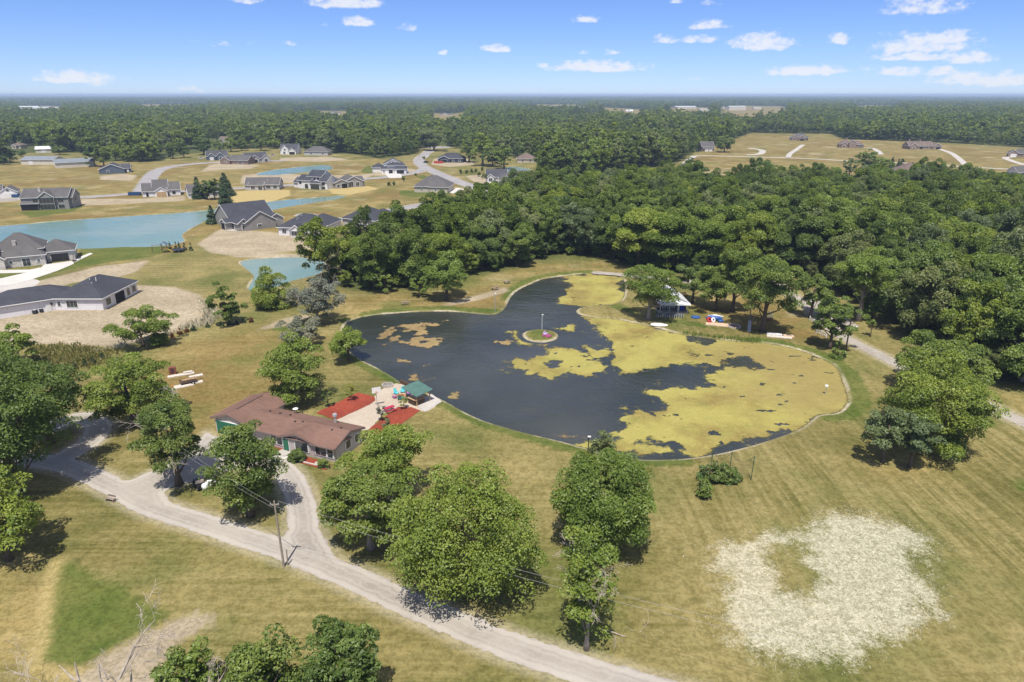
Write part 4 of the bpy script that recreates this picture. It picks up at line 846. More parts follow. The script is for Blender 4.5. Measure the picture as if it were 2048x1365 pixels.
def instanced(name, label, pts, scl, sclz, idx, coll, seed):
    me = bpy.data.meshes.new(name); me.from_pydata([(x, y, 0.0) for x, y in pts], [], [])
    rs = np.random.RandomState(seed)
    for nm, ty, arr in (('scl','FLOAT',scl),('sclz','FLOAT',sclz),('rot','FLOAT',rs.uniform(0, 6.28, len(pts))),('idx','INT',idx)):
        a = me.attributes.new(nm, ty, 'POINT'); a.data.foreach_set('value', np.asarray(arr, dtype=np.int32 if ty == 'INT' else np.float32))
    o = link(name, me); ng = bpy.data.node_groups.new(name, 'GeometryNodeTree')
    ng.interface.new_socket('Geometry', in_out='INPUT', socket_type='NodeSocketGeometry'); ng.interface.new_socket('Geometry', in_out='OUTPUT', socket_type='NodeSocketGeometry')
    N = ng.nodes.new; gi, go, ip, ci = N('NodeGroupInput'), N('NodeGroupOutput'), N('GeometryNodeInstanceOnPoints'), N('GeometryNodeCollectionInfo')
    ci.inputs['Collection'].default_value = coll; ci.inputs['Separate Children'].default_value = True; ci.inputs['Reset Children'].default_value = True
    ip.inputs['Pick Instance'].default_value = True
    def at(nm, ty):
        q = N('GeometryNodeInputNamedAttribute'); q.data_type = ty; q.inputs['Name'].default_value = nm; return q.outputs['Attribute']
    cs, cr = N('ShaderNodeCombineXYZ'), N('ShaderNodeCombineXYZ'); L = ng.links.new; a = at('scl', 'FLOAT')
    L(a, cs.inputs[0]); L(a, cs.inputs[1]); L(at('sclz', 'FLOAT'), cs.inputs[2]); L(at('rot', 'FLOAT'), cr.inputs[2])
    L(gi.outputs[0], ip.inputs['Points']); L(ci.outputs[0], ip.inputs['Instance']); L(at('idx', 'INT'), ip.inputs['Instance Index'])
    L(cr.outputs[0], ip.inputs['Rotation']); L(cs.outputs[0], ip.inputs['Scale']); L(ip.outputs[0], go.inputs[0])
    mod = o.modifiers.new('growth', 'NODES'); mod.node_group = ng; struct(o, 'stuff'); tag(o, label, 'wood'); return o
C_MID = proto_coll('mid_trees', [p[0] for p in PROTO]); C_LO = proto_coll('far_trees', PROTO_LO); C_PATCH = proto_coll('wood_patches', PROTO_PATCH)
rest = W1[NEAR_N:]; n_ = len(rest); s_ = rw.uniform(0.85, 1.5, n_)
instanced('forest', 'mass of broadleaf trees filling the wood towards the hay field', rest, s_, rw.uniform(0.85, 1.35, n_), rw.randint(0, len(PROTO), n_), C_MID, 5)
U = scatter(F1, 22000, 3.4, 33, lambda X, Y: (np.abs(X) < 0.80*Y + 25) & (sdf_poly(X, Y, F1, 20) < 9) & (Y < 330) & (sdf_line(X, Y, ROAD_R, 4.0) < 0)); n_ = len(U); s_ = rw.uniform(0.26, 0.5, n_)
U2 = scatter(F1, 20000, 5.2, 35, lambda X, Y: (np.abs(X) < 0.80*Y + 25) & (sdf_poly(X, Y, F1, 20) > 6) & (Y < 330) & (sdf_line(X, Y, ROAD_R, 4.0) < 0)); U = np.concatenate([U, U2]); s_ = np.concatenate([s_, rw.uniform(0.55, 0.85, len(U2))]); n_ = len(U)
instanced('undergrowth', 'low shrubs and saplings under and along the edge of the wood', U, s_, s_*rw.uniform(0.7, 1.1, n_), rw.randint(0, len(PROTO), n_), C_MID, 9)
# the far woods: open patches left for farm fields and yards
YARDS = [PP([(-60,332),(-60,294),(60,291),(110,296),(112,308)]), PP([(312,324),(315,284),(420,276),(472,282),(475,300),(400,310)]), PP([(190,322),(192,280),(236,280),(240,322)]), PP([(1028,312),(1028,297),(1050,297),(1052,314)]), PP([(1000,300),(1060,300),(1060,310),(1000,312)])]
def far_ok(X, Y):
    ok = (np.abs(X) < 0.80*Y + 60)
    ok &= ~far_gap(X, Y)
    for q in YARDS: ok &= (sdf_poly(X, Y, q) < 0) | (vnoise(X*0.05, Y*0.05, 3) > 0.3)
    return ok
near_far = [q for q in F2]
W2 = scatter([(max(-1300, min(1300, x)), min(y, 1500)) for x, y in F2], 160000, 7.6, 22, lambda X, Y: far_ok(X, Y) & (Y < 1400) & (sdf_poly(X, Y, F2) > 0.5))
W3 = scatter([(-2400, 1400), (2400, 1400), (2800, 3000), (-2800, 3000)], 130000, 12.5, 23, lambda X, Y: far_ok(X, Y) & (sdf_poly(X, Y, F2) > 0))
for nm, W, lo, hi, sd_, lab in (('forest', W2, 0.85, 1.3, 6, 'belt of broadleaf woodland behind the houses and fields'), ('forest', W3, 1.2, 1.8, 7, 'wooded plain stretching away beyond the woodland belt')):
    n_ = len(W); grove = 1 + 0.75*vnoise(W[:, 0]*0.014, W[:, 1]*0.008, 41) + 0.35*vnoise(W[:, 0]*0.05, W[:, 1]*0.04, 43); s_ = rw.uniform(lo*0.8, hi*1.15, n_)*grove; instanced(nm, lab, W, s_, np.clip(s_, 0.5, 1.6)*rw.uniform(0.75, 1.1, n_), rw.randint(0, len(PROTO_LO), n_), C_LO, sd_)
def far_patch(d0, d1, step, scale, sd_, lab):
    rs = np.random.RandomState(sd_); pts = []
    y = d0
    while y < d1:
        st = step*max(1.0, y/d0*0.75); k = int(0.80*y/st)
        for i in range(-k, k+1): pts.append((i*st + rs.uniform(-.3, .3)*st, y + rs.uniform(-.3, .3)*st))
        y += st
    pts = np.array(pts); m = (vnoise(pts[:, 0]*0.0012, pts[:, 1]*0.0007, 12) < 0.16) & ((pts[:, 1] > 9000) | ~far_gap(pts[:, 0], pts[:, 1])); pts = pts[m]; n_ = len(pts); s_ = rs.uniform(0.9, 1.4, n_)*np.maximum(1.0, pts[:, 1]/d0*0.75)*scale
    instanced('forest', lab, pts, s_, np.clip(s_, 0, 1.6)*rs.uniform(0.8, 1.15, n_), rs.randint(0, 3, n_), C_PATCH, sd_)
far_patch(2950, 9000, 95, 1.0, 51, 'distant woods low on the plain'); far_patch(9000, 26000, 240, 2.4, 52, 'farthest line of woods under the horizon')
print('wood', len(W1), len(W2), len(W3))

# ================================================================== BUILDINGS
WHITE = simple('white_trim', (0.78, 0.77, 0.74), 0.5, 0.06)
GLASS = glass_mat()
DARKMETAL = simple('dark_metal', (0.03, 0.03, 0.032), 0.5, 0.2)
GALV = simple('galvanised', (0.52, 0.52, 0.50), 0.4, 0.15, metal=0.4)
R_DARK = shingles('charcoal_shingles', (0.062, 0.064, 0.075)); R_GREY = shingles('grey_shingles', (0.115, 0.108, 0.104)); R_BRN = shingles('brown_shingles', (0.165, 0.125, 0.105))
R_MAIN = shingles('reddish_brown_shingles', (0.195, 0.115, 0.088)); R_SLATE = shingles('slate_shingles', (0.078, 0.078, 0.085)); R_METAL = simple('steel_roof', (0.20, 0.22, 0.23), 0.5, 0.1, 0.6)
W_WHITE = siding('white_siding', (0.74, 0.72, 0.69)); W_GREY = siding('grey_siding', (0.29, 0.275, 0.255)); W_LGREY = siding('light_grey_siding', (0.48, 0.46, 0.44)); W_BLUE = siding('slate_blue_siding', (0.10, 0.125, 0.16))
W_TAN = siding('tan_siding', (0.52, 0.45, 0.36)); W_PINK = siding('pale_mauve_siding', (0.52, 0.47, 0.45)); W_BROWN = siding('brown_siding', (0.23, 0.165, 0.13)); W_NAVY = siding('navy_siding', (0.055, 0.065, 0.10)); W_WRAP = wrap_mat()
W_STONE = stone_mat('pale_limestone', (0.52, 0.48, 0.43)); W_BRICK = stone_mat('brown_brick', (0.27, 0.20, 0.16)); W_CREAM = siding('cream_steel', (0.60, 0.54, 0.44), 0.4)
D_BLACK = simple('black_door', (0.02, 0.02, 0.022), 0.4, 0.2); D_WHITE = simple('white_door', (0.68, 0.66, 0.62), 0.5, 0.08); D_GREEN = simple('green_door', (0.02, 0.13, 0.075), 0.45, 0.1); WOOD = simple('raw_wood', (0.42, 0.29, 0.16), 0.8, 0.25, 2.0)

def roof_mesh(m, x0, x1, y0, y1, h, kind, pitch, ov=0.45, t=0.22):
    if kind[0] == 'g':
        ax = kind[1]
        if ax == 'x': c0, c1, e0, e1 = y0, y1, x0, x1
        else: c0, c1, e0, e1 = x0, x1, y0, y1
        cm = (c0+c1)/2; rise = (c1-c0)/2*pitch
        sec = [(c0-ov, h-ov*pitch+t), (cm, h+rise+t), (c1+ov, h-ov*pitch+t), (c1+ov, h-ov*pitch), (cm, h+rise), (c0-ov, h-ov*pitch)]
        vs = []
        for e in (e0-ov*0.7, e1+ov*0.7):
            for c, z in sec: vs.append((e, c, z) if ax == 'x' else (c, e, z))
        fs = [(0,1,7,6),(1,2,8,7),(2,3,9,8),(3,4,10,9),(4,5,11,10),(5,0,6,11),(0,5,4,1),(1,4,3,2),(6,7,10,11),(7,8,9,10)]
        m.add(vs, fs)
    else:
        X0, X1, Y0, Y1 = x0-ov, x1+ov, y0-ov, y1+ov; w, d = X1-X0, Y1-Y0; hr = min(w, d)/2; rise = hr*pitch; zb, zt = h-0.06, h+t
        if w >= d: r0, r1 = (X0+hr, (Y0+Y1)/2), (X1-hr, (Y0+Y1)/2)
        else: r0, r1 = ((X0+X1)/2, Y0+hr), ((X0+X1)/2, Y1-hr)
        vs = [(X0,Y0,zb),(X1,Y0,zb),(X1,Y1,zb),(X0,Y1,zb),(X0,Y0,zt),(X1,Y0,zt),(X1,Y1,zt),(X0,Y1,zt),(*r0,zt+rise),(*r1,zt+rise)]
        fs = [(0,3,2,1),(0,1,5,4),(1,2,6,5),(2,3,7,6),(3,0,4,7)]
        fs += [(4,5,9,8),(5,6,9),(6,7,8,9),(7,4,8)] if w >= d else [(4,5,8),(5,6,9,8),(6,7,9),(7,4,8,9)]
        m.add(vs, fs)
def fascia_mesh(m, x0, x1, y0, y1, h, kind, pitch, ov=0.45, t=0.22):
    if kind[0] == 'g':
        ax = kind[1]
        if ax == 'x': c0, c1, e0, e1 = y0, y1, x0, x1
        else: c0, c1, e0, e1 = x0, x1, y0, y1
        cm = (c0+c1)/2; rise = (c1-c0)/2*pitch; q = 0.05
        sec = [(c0-ov-q, h-(ov+q)*pitch+t-0.03), (cm, h+rise+t-0.03), (c1+ov+q, h-(ov+q)*pitch+t-0.03), (c1+ov+q, h-(ov+q)*pitch-0.1), (cm, h+rise-0.1), (c0-ov-q, h-(ov+q)*pitch-0.1)]
        for ea, eb in ((e0-ov*0.7-0.07, e0-ov*0.7-0.004), (e1+ov*0.7+0.004, e1+ov*0.7+0.07)):
            vs = []
            for e in (ea, eb):
                for c_, z in sec: vs.append((e, c_, z) if ax == 'x' else (c_, e, z))
            m.add(vs, [(0,1,7,6),(1,2,8,7),(2,3,9,8),(3,4,10,9),(4,5,11,10),(5,0,6,11),(0,5,4,1),(1,4,3,2),(6,7,10,11),(7,8,9,10)])
        for cc in (c0-ov-0.06, c1+ov+0.06):
            z = h-ov*pitch+t*0.45; L = e1-e0+ov*1.4-0.02; ce = (e0+e1)/2
            m.box((ce, cc, z) if ax == 'x' else (cc, ce, z), (L, 0.11, 0.15) if ax == 'x' else (0.11, L, 0.15))
    else:
        X0, X1, Y0, Y1 = x0-ov, x1+ov, y0-ov, y1+ov; z = h+0.07
        for yy in (Y0-0.06, Y1+0.06): m.box(((X0+X1)/2, yy, z), (X1-X0+0.2, 0.11, 0.17))
        for xx in (X0-0.06, X1+0.06): m.box((xx, (Y0+Y1)/2, z), (0.11, Y1-Y0-0.02, 0.17))
def wall_mesh(m, x0, x1, y0, y1, h, kind, pitch, z0=-0.3):
    b = [(x0,y0,z0),(x1,y0,z0),(x1,y1,z0),(x0,y1,z0),(x0,y0,h),(x1,y0,h),(x1,y1,h),(x0,y1,h)]
    if kind[0] == 'g' and kind[1] == 'y':
        r = (x1-x0)/2*pitch; b += [((x0+x1)/2,y0,h+r),((x0+x1)/2,y1,h+r)]; m.add(b, [(0,1,5,8,4),(1,2,6,5),(2,3,7,9,6),(3,0,4,7)])
    elif kind[0] == 'g':
        r = (y1-y0)/2*pitch; b += [(x0,(y0+y1)/2,h+r),(x1,(y0+y1)/2,h+r)]; m.add(b, [(0,1,5,4),(1,2,6,9,5),(2,3,7,6),(3,0,4,8,7)])
    else: m.add(b, [(0,1,5,4),(1,2,6,5),(2,3,7,6),(3,0,4,7)])
def opening(t, side, wing, u, z, w, h, kind='window', mat=None, trim=WHITE, panes=1, name=None, ang=0):
    """a window or door set proud of a wall of a wing; u = distance along the wall to its centre"""
    x0, x1, y0, y1 = wing[:4]
    def bx(c, d, off, m):
        if side == 'f': m.box((x0+c[0], y0-off, c[1]), (d[0], 2*off, d[1]))
        elif side == 'r': m.box((x1+off, y0+c[0], c[1]), (2*off, d[0], d[1]))
        elif side == 'l': m.box((x0-off, y0+c[0], c[1]), (2*off, d[0], d[1]))
        if ang: turn(m, ang)
        return m
    cz = z + h/2
    if kind == 'window':
        m = MB(); bx((u, cz), (w+0.34, h+0.34), 0.05, m); f = m.build('window', trim, t); pw = (w - 0.08*(panes-1))/panes
        for k in range(panes):
            m = MB(); bx((u - w/2 + pw/2 + k*(pw+0.08), cz), (pw, h), 0.075, m); m.build('pane', GLASS, f)
    else:
        m = MB(); bx((u, cz), (w+0.2, h+0.12), 0.05, m); f = m.build(name or kind, trim, t); m = MB(); bx((u, cz-0.03), (w, h), 0.08, m); m.build('opening_panel' if kind == 'opening' else 'door_panel', mat or D_BLACK, f)  # an opening gets a flat panel proud of the wall, no real hollow
def turn(m, ang):
    ca, sa = math.cos(ang), math.sin(ang); m.v = [(x*ca - y*sa, x*sa + y*ca, z) for x, y, z in m.v]; return m
def house(label, A_, B_, wings, wall, roof, ops=(), name='house', cat='house', group=None, trim=WHITE, fascia=None, chim=(), vents=0, absx=False, ov=0.45):
    a, b = P(*A_), P(*B_); W = 1.0 if absx else (b-a).length; rz = math.atan2(b.y-a.y, b.x-a.x)
    t = thing(name, label, cat, a, rz, group); mw = MB(); mr_ = MB(); mf = MB(); WW = []
    for i, w in enumerate(wings):
        x0, x1, y0, y1, h, kind, pitch = w[:7]; e = 0.017*i
        ww = (x0*W+e, x1*W-e, y0+e, y1-e, h); WW.append(ww)
        m1, m2 = MB(), MB(); wall_mesh(m1, *ww, kind, pitch); roof_mesh(m2, *ww[:4], h+e, kind, pitch, ov)
        m3 = MB(); fascia_mesh(m3, *ww[:4], h+e, kind, pitch, ov)
        if len(w) > 7: turn(m1, w[7]); turn(m2, w[7]); turn(m3, w[7])
        mf.add(m3.v, m3.f)
        mw.add(m1.v, m1.f); mr_.add(m2.v, m2.f)
    mw.build('wall', wall, t); r = mr_.build('roof', roof, t); mf.build('fascia', fascia or WHITE, r)
    for op in ops:
        side, wi, u, z, w, h = op[:6]; kw = op[6] if len(op) > 6 else {}; q = WW[wi]
        ln = (q[1]-q[0]) if side == 'f' else (q[3]-q[2]); opening(t, side, q, u*ln, z, w, h, ang=(wings[wi][7] if len(wings[wi]) > 7 else 0), **{'trim': trim, **kw})
    for (cx, cy, zz, sx_, hh, mt) in chim:
        m = MB(); m.box((cx*W, cy, zz+hh/2), (sx_, sx_*0.8, hh)); m.box((cx*W, cy, zz+hh+0.05), (sx_*1.2, sx_, 0.1)); m.build('chimney', mt, r)
    rs = np.random.RandomState(int(A_[0]*3+A_[1]) % 9999)
    for k in range(vents):
        q = WW[0]; w0 = wings[0]; kx = rs.uniform(0.3, 0.7); ky = rs.uniform(0.2, 0.42); dd = (q[3]-q[2])
        zz = q[4] + 0.2 + (ky*dd*w0[6] if w0[5] in ('h', 'gx') else 0.3*dd*w0[6]*0.5)
        m = MB(); m.tube([(q[0]+kx*(q[1]-q[0]), q[2]+ky*dd, zz-0.5), (q[0]+kx*(q[1]-q[0]), q[2]+ky*dd, zz+0.45)], 0.09, 6); m.build('vent_pipe', WHITE, r)
    return t
GD = lambda mat=D_WHITE: {'kind': 'garage_door', 'mat': mat}
DR = lambda mat=D_BLACK: {'kind': 'door', 'mat': mat}
OPENG = {'kind': 'opening', 'mat': simple('opening_shade', (0.012, 0.012, 0.013), 0.9)}  # near-black panel colour paints the shade inside porches and openings
WIN = lambda n=1: {'panes': n}

# ---- main house, seen from its front lawn side
MH = house('long low ranch house with reddish brown roof and mauve siding', (545,893), (640,916), [(-5.2,11.8,0,6.3,2.45,'gx',0.30), (2.4,8.2,-0.35,3.2,2.45,'gy',0.30), (8.1,11.75,-0.25,3.0,2.35,'gx',0.26), (-11.4,-4.9,0.2,8.6,2.6,'gy',0.32)], W_PINK, R_MAIN,
  [('f',0,0.335,0.75,0.85,1.25), ('f',0,0.40,0.75,0.85,1.25), ('f',1,0.12,0.1,0.95,2.05,DR(D_GREEN)), ('f',1,0.47,0.8,0.5,1.3), ('f',1,0.62,0.8,1.25,1.35), ('f',1,0.77,0.8,0.5,1.3), ('f',2,0.20,0.75,0.85,1.35), ('f',2,0.47,0.75,0.85,1.35), ('f',2,0.8,0.75,0.85,1.35), ('r',0,0.45,0.9,1.0,1.2), ('r',0,0.78,0.9,0.7,1.2),
   ('f',3,0.42,0.05,4.6,2.15,GD(D_GREEN)), ('l',3,0.5,0.9,1.0,1.1)], ov=0.5, absx=True, fascia=simple('brown_fascia', (0.20,0.14,0.125), 0.7, 0.1))
def add_to(t, name, m, mat, parent=None): return m.build(name, mat, parent or t)
r_ = [c for c in MH.children if c.name.startswith('roof')][0]
m = MB(); m.lathe([(0.22,0),(0.22,1.5),(0.34,1.52),(0.34,1.62),(0.2,1.7),(0.36,1.75),(0.30,1.95)], 12, (7.6, 5.7, 2.4)); m.build('chimney_pipe', GALV, r_)
for (x, y, z) in ((-3.6,4.1,3.35),(-1.6,4.1,3.35),(0.2,4.3,3.3),(2.6,2.6,3.45),(3.8,2.9,3.5),(9.4,2.6,3.4),(10.4,3.4,3.55)): m = MB(); m.box((x, y, z), (0.35, 0.35, 0.3), taper=0.6); m.build('roof_vent', DARKMETAL, r_)
m = MB(); m.box((-8.15,4.6,3.90),(0.28,5.6,0.14)); m.build('ridge_vent', simple('ridge_brown', (0.13,0.085,0.075)), r_)
m = MB(); m.tube([(-0.4,6.2,2.5),(-0.4,6.2,3.3)],0.04,6); m.lathe([(0.05,0),(0.25,0.06),(0.42,0.2),(0.43,0.22),(0.24,0.10),(0.04,0.05)],14,(-0.4,6.2,3.25)); m.build('satellite_dish', WHITE, r_)
m = MB(); m.box((3.1,-1.1,0.1),(1.9,1.3,0.2)); m.box((3.1,-1.95,0.05),(1.6,0.4,0.1)); m.build('doorstep', M_CONC, MH)

# ---- white house on the sand lot (angled in three lengths)
house('long white wrapped house with charcoal hip roof on the bare sand lot', (113,621), (208,621), [(0,11.7,0,16.3,2.95,'h',0.54), (-13.0,4.5,0.05,9.2,2.9,'h',0.50,math.radians(38.3)), (-1.5,6,8,17.5,2.9,'h',0.5), (-17,-10,1.5,11,2.9,'h',0.5,math.radians(38.3))], W_WRAP, R_DARK,
  [('f',0,0.36,0.9,2.6,1.5,WIN(3)), ('f',0,0.09,1.2,0.7,1.0), ('r',0,0.15,0.8,2.0,1.6,WIN(3)), ('r',0,0.47,0.05,4.2,2.5,OPENG), ('r',0,0.72,0.5,1.4,1.9,WIN(2)), ('r',0,0.89,0.7,1.7,1.6,WIN(3)), ('f',1,0.66,0.05,1.0,2.0,DR(D_WHITE)), ('f',1,0.70,1.5,0.7,0.7)], vents=3, absx=True)
for i, (x, y) in enumerate(((71,628),(84,625),(94,622))):
    b = P(x, y); t = thing('air_conditioner', 'dark outdoor air conditioner, ' + ('left','middle','right')[i] + ' of three by the white sand lot house', 'air conditioner', b, 0.1, 'air conditioners by the sand lot house')
    m = MB(); m.box((0,0,0.5),(0.85,0.85,0.9)); m.build('casing', DARKMETAL, t); m = MB(); m.lathe([(0.36,0.95),(0.36,0.99),(0.1,1.0)],12); m.build('fan_guard', GALV, t)
# ---- limestone house, left edge
house('large limestone house with grey hip roofs and black garage doors', (-60,545), (92,531), [(0,0.38,0,11,5.6,'h',0.62), (0.36,1.0,1.2,9,3.1,'h',0.62), (0.3,0.98,4.5,16,4.6,'h',0.70), (0.90,1.40,4.5,14,3.1,'h',0.60), (0.30,0.47,-0.6,2.5,3.2,'gy',0.7)], W_STONE, R_GREY,
  [('f',0,0.35,3.4,1.6,1.5,WIN(2)), ('f',0,0.8,3.4,1.8,1.5,WIN(2)), ('f',0,0.78,0.8,1.8,1.4,WIN(2)), ('f',1,0.28,1.2,0.8,0.8), ('f',1,0.60,0.2,2.0,2.2,WIN(2)), ('f',1,0.86,1.2,0.7,0.7), ('r',1,0.30,0.05,2.5,2.3,GD(D_BLACK)), ('r',1,0.68,0.05,2.5,2.3,GD(D_BLACK)), ('f',3,0.58,0.05,4.8,2.4,GD(D_BLACK)), ('l',0,0.4,3.4,1.4,1.4)],
  chim=[(0.60,6.0,5.6,0.9,1.6,W_STONE)], vents=2)
# ---- the subdivision
house('big dark grey two storey lake house with glazed gable and porch', (46,421), (140,418), [(0,1,0,12,5.6,'gx',0.55), (0.40,0.72,-1.2,6,5.8,'gy',0.75), (0,0.38,-1.6,3,3.0,'gx',0.12), (0.9,1.06,2,12,5.2,'gx',0.6)], W_GREY, R_GREY,
  [('f',1,0.5,0.3,6.0,2.3,WIN(4)), ('f',1,0.5,3.2,6.0,2.3,WIN(4)), ('f',0,0.30,3.4,2.0,1.4,WIN(2)), ('f',0,0.84,3.4,2.4,1.4,WIN(2)), ('f',0,0.84,0.6,2.4,1.5,WIN(2)), ('f',2,0.5,0.1,7.0,2.4,OPENG), ('r',3,0.4,3,1.5,1.5), ('f',2,0.5,2.55,0.1,0.1)], trim=simple('grey_trim', (0.33,0.32,0.30)), chim=[(0.36,4,6.8,1.0,2.6,W_STONE)])
house('grey roofed house with white gable cut by the left edge', (-40,398), (37,394), [(0,0.6,0,10,3,'gx',0.6), (0.55,1.0,-2,8,3,'gy',0.62)], W_WHITE, R_GREY, [('f',1,0.5,0.05,4.6,2.3,GD(D_WHITE)), ('f',1,0.5,3.3,1.2,0.9), ('f',0,0.6,1,2,1.3,WIN(2))])
house('low slate blue house with gable end towards the camera', (199,349), (250,347), [(0,1,0,16,3.0,'gy',0.42), (0.85,1.22,4,14,3,'gx',0.5)], W_BLUE, R_SLATE, [('f',0,0.35,1.3,1.2,1.0), ('r',1,0.5,0.05,2.6,2.3,GD(D_WHITE)), ('f',1,0.7,0.4,1.0,2.0,DR(D_WHITE))])
house('half built house in white wrap with open timber porch', (286,395), (362,391), [(0,0.62,0,11,3.0,'gx',0.60), (0.28,0.68,2,12,4.2,'gx',0.70), (0.33,0.66,-1.8,4,2.9,'gy',0.62), (0.68,1.0,0.4,11,3.2,'gx',0.6)], W_WRAP, R_GREY, [('f',2,0.5,0.1,4.6,2.5,{'kind':'opening','mat':WOOD}), ('f',0,0.2,0.2,1.1,2.0,OPENG), ('f',3,0.45,1.0,1.6,1.2,OPENG)], name='unfinished_house')
house('white house half hidden behind the lakeside spruces', (378,398), (440,394), [(0,1,0,11,3.0,'gx',0.6), (0.1,0.4,-1.5,6,3.0,'gy',0.6)], W_WHITE, R_GREY, [('f',1,0.5,0.3,2.6,2.0,WIN(2)), ('f',0,0.6,0.8,2,1.5,WIN(2)), ('f',0,0.85,0.8,2,1.5,WIN(2))])
house('navy blue gabled house at the left end of the upper row', (413,321), (455,320), [(0,1,0,10,3.2,'gx',0.75), (0.1,0.45,-2,8,3.2,'gy',0.9), (0.5,0.9,-1.4,8,3.2,'gy',0.9)], W_BLUE, R_SLATE, [('f',1,0.5,0.05,2.6,2.3,GD(D_WHITE)), ('f',1,0.5,4,1.2,1.2), ('f',2,0.5,0.5,2,2,WIN(2))])
house('brown sided house with grey gable roof beside the navy house', (441,329), (494,330), [(0,0.36,0,10,3.0,'gy',0.65), (0.3,1.0,1.5,12,3.0,'gx',0.62)], W_BROWN, R_GREY, [('f',1,0.6,0.6,3,1.6,WIN(3)), ('f',0,0.6,1,1.2,1.2)])
house('grey and white house with steep gables and pillared porch', (494,327), (541,324), [(0,0.95,0,11,3.2,'gx',0.72), (0.12,0.48,-2.2,6,3.2,'gy',0.85), (0.62,1.0,-0.5,9,3.2,'gy',0.8)], W_LGREY, R_SLATE, [('f',1,0.5,0.2,4.0,2.4,OPENG), ('f',2,0.5,0.6,2.2,1.8,WIN(3)), ('f',1,0.5,4.0,1.2,1.0)])
house('white two gabled house with charcoal roof before the tall trees', (561,309), (596,309), [(0,1,0,11,4.2,'gx',0.8), (0.1,0.5,-1.5,6,5.0,'gy',0.9), (0.5,0.95,-3,6,3.0,'gy',0.7)], W_WHITE, R_SLATE, [('f',1,0.5,3.4,1.6,1.4,WIN(2)), ('f',2,0.5,0.05,5,2.3,GD(D_BLACK)), ('f',1,0.4,0.5,1.8,1.8,WIN(2))])
house('low hip roofed grey house right of the white two gabled house', (608,311), (657,311), [(0,1,0,14,3.0,'h',0.55), (0.6,1.0,-2,6,3,'h',0.5)], W_LGREY, R_GREY, [('f',0,0.3,1,1.4,1.2), ('f',1,0.5,1,1.4,1.2)])
house('long grey ranch house with a row of windows on straw ground', (491,381), (559,380), [(0,1,0,11,3.0,'gx',0.58), (0.12,0.55,-1.2,5,2.9,'gx',0.4)], W_LGREY, R_GREY, [('f',1,0.28,0.7,2.2,1.5,WIN(3)), ('f',1,0.78,0.2,2.2,2.0,WIN(2)), ('f',0,0.68,0.8,2.4,1.6,WIN(3)), ('f',0,0.88,0.8,2.0,1.5,WIN(2))], vents=2)
house('tall white modern house with stacked charcoal roofs', (584,376), (654,380), [(0.0,0.2,2,10,3.0,'gx',0.6), (0.18,0.56,0,9,4.6,'gx',0.55), (0.40,0.80,2.5,12,6.6,'gx',0.62), (0.56,0.86,-1.4,4,3.4,'gx',0.25), (0.78,1.0,0.5,10,4.4,'gx',0.65)], W_WHITE, R_DARK,
  [('f',1,0.65,0.4,1.8,2.0,WIN(2)), ('f',1,0.2,2.6,1.2,1.2), ('f',3,0.5,0.1,5.6,2.6,{'kind':'opening','mat':GLASS,'trim':D_BLACK}), ('f',2,0.25,5.0,1.0,1.0), ('f',2,0.5,5.0,1.0,1.0), ('f',2,0.75,5.0,1.0,1.0), ('f',4,0.5,2.4,1.8,1.6,WIN(2)), ('f',4,0.5,0.4,1.8,1.0,WIN(2))], trim=D_BLACK)
house('grey house with broad low gable and open deck on straw ground', (670,378), (731,374), [(0,0.45,0,13,3.2,'gy',0.42), (0.35,0.95,1.5,14,3.4,'gy',0.48), (0.8,1.05,4,13,3.0,'gx',0.5)], W_GREY, R_GREY, [('f',0,0.7,0.1,3.2,2.6,OPENG), ('f',1,0.35,0.2,2.4,3.0,WIN(2)), ('f',1,0.7,0.5,2.0,2.2,WIN(2)), ('f',0,0.25,0.7,1.4,1.6)])
house('large white house with black garage doors and pale drive', (763,348), (815,347), [(0,1,0,12,3.0,'h',0.45), (0.10,0.85,4,14,5.8,'gy',0.5), (0.5,0.95,-2.4,8,3.0,'h',0.5), (0.2,0.92,1,9,5.0,'h',0.5), (-0.35,0.15,10,20,3,'h',0.5)], W_WHITE, R_DARK, [('f',2,0.5,0.05,4.8,2.3,GD(D_BLACK)), ('f',0,0.36,0.05,2.6,2.3,GD(D_BLACK)), ('f',0,0.1,1.0,0.9,0.9), ('f',1,0.5,6.6,1.4,1.0), ('f',3,0.8,3.6,1.4,1.2)], group=None)
house('hip roofed house with tan stone base at the street bend', (829,385), (897,386), [(0,1.0,0,16,3.0,'h',0.62), (0.45,0.98,-0.8,12,2.9,'h',0.60), (-0.02,0.6,5,18,3.2,'h',0.66)], W_TAN, R_GREY, [('f',0,0.22,1.3,1.0,0.6), ('f',1,0.35,1.3,1.0,0.6), ('f',1,0.65,1.3,1.0,0.6)], vents=3)
house('dark navy house with charcoal roof above the red dumpster', (876,325), (925,326), [(0,1,0,11,3.0,'h',0.62), (0.05,0.5,-1.5,6,3.0,'gy',0.45)], W_NAVY, R_DARK, [('f',0,0.62,0.8,1.4,1.4), ('f',0,0.88,0.8,1.4,1.4), ('f',1,0.5,0.05,4.8,2.3,GD(D_BLACK))])
house('tan brick house with brown hip roof by the little pond', (1034,326), (1072,326), [(0,1,0,14,2.8,'h',0.55)], W_TAN, R_BRN, [('f',0,0.3,1,1.4,1.2), ('f',0,0.7,1,1.4,1.2)])
house('grey gabled house left behind the front wood edge', (972,364), (1014,364), [(0,1,0,12,3.0,'gx',0.65), (0.05,0.4,-2,6,3.0,'gy',0.8)], W_LGREY, R_SLATE, [('f',1,0.5,0.4,2.2,2.0,WIN(2)), ('f',0,0.7,0.6,2,1.6,WIN(2))])
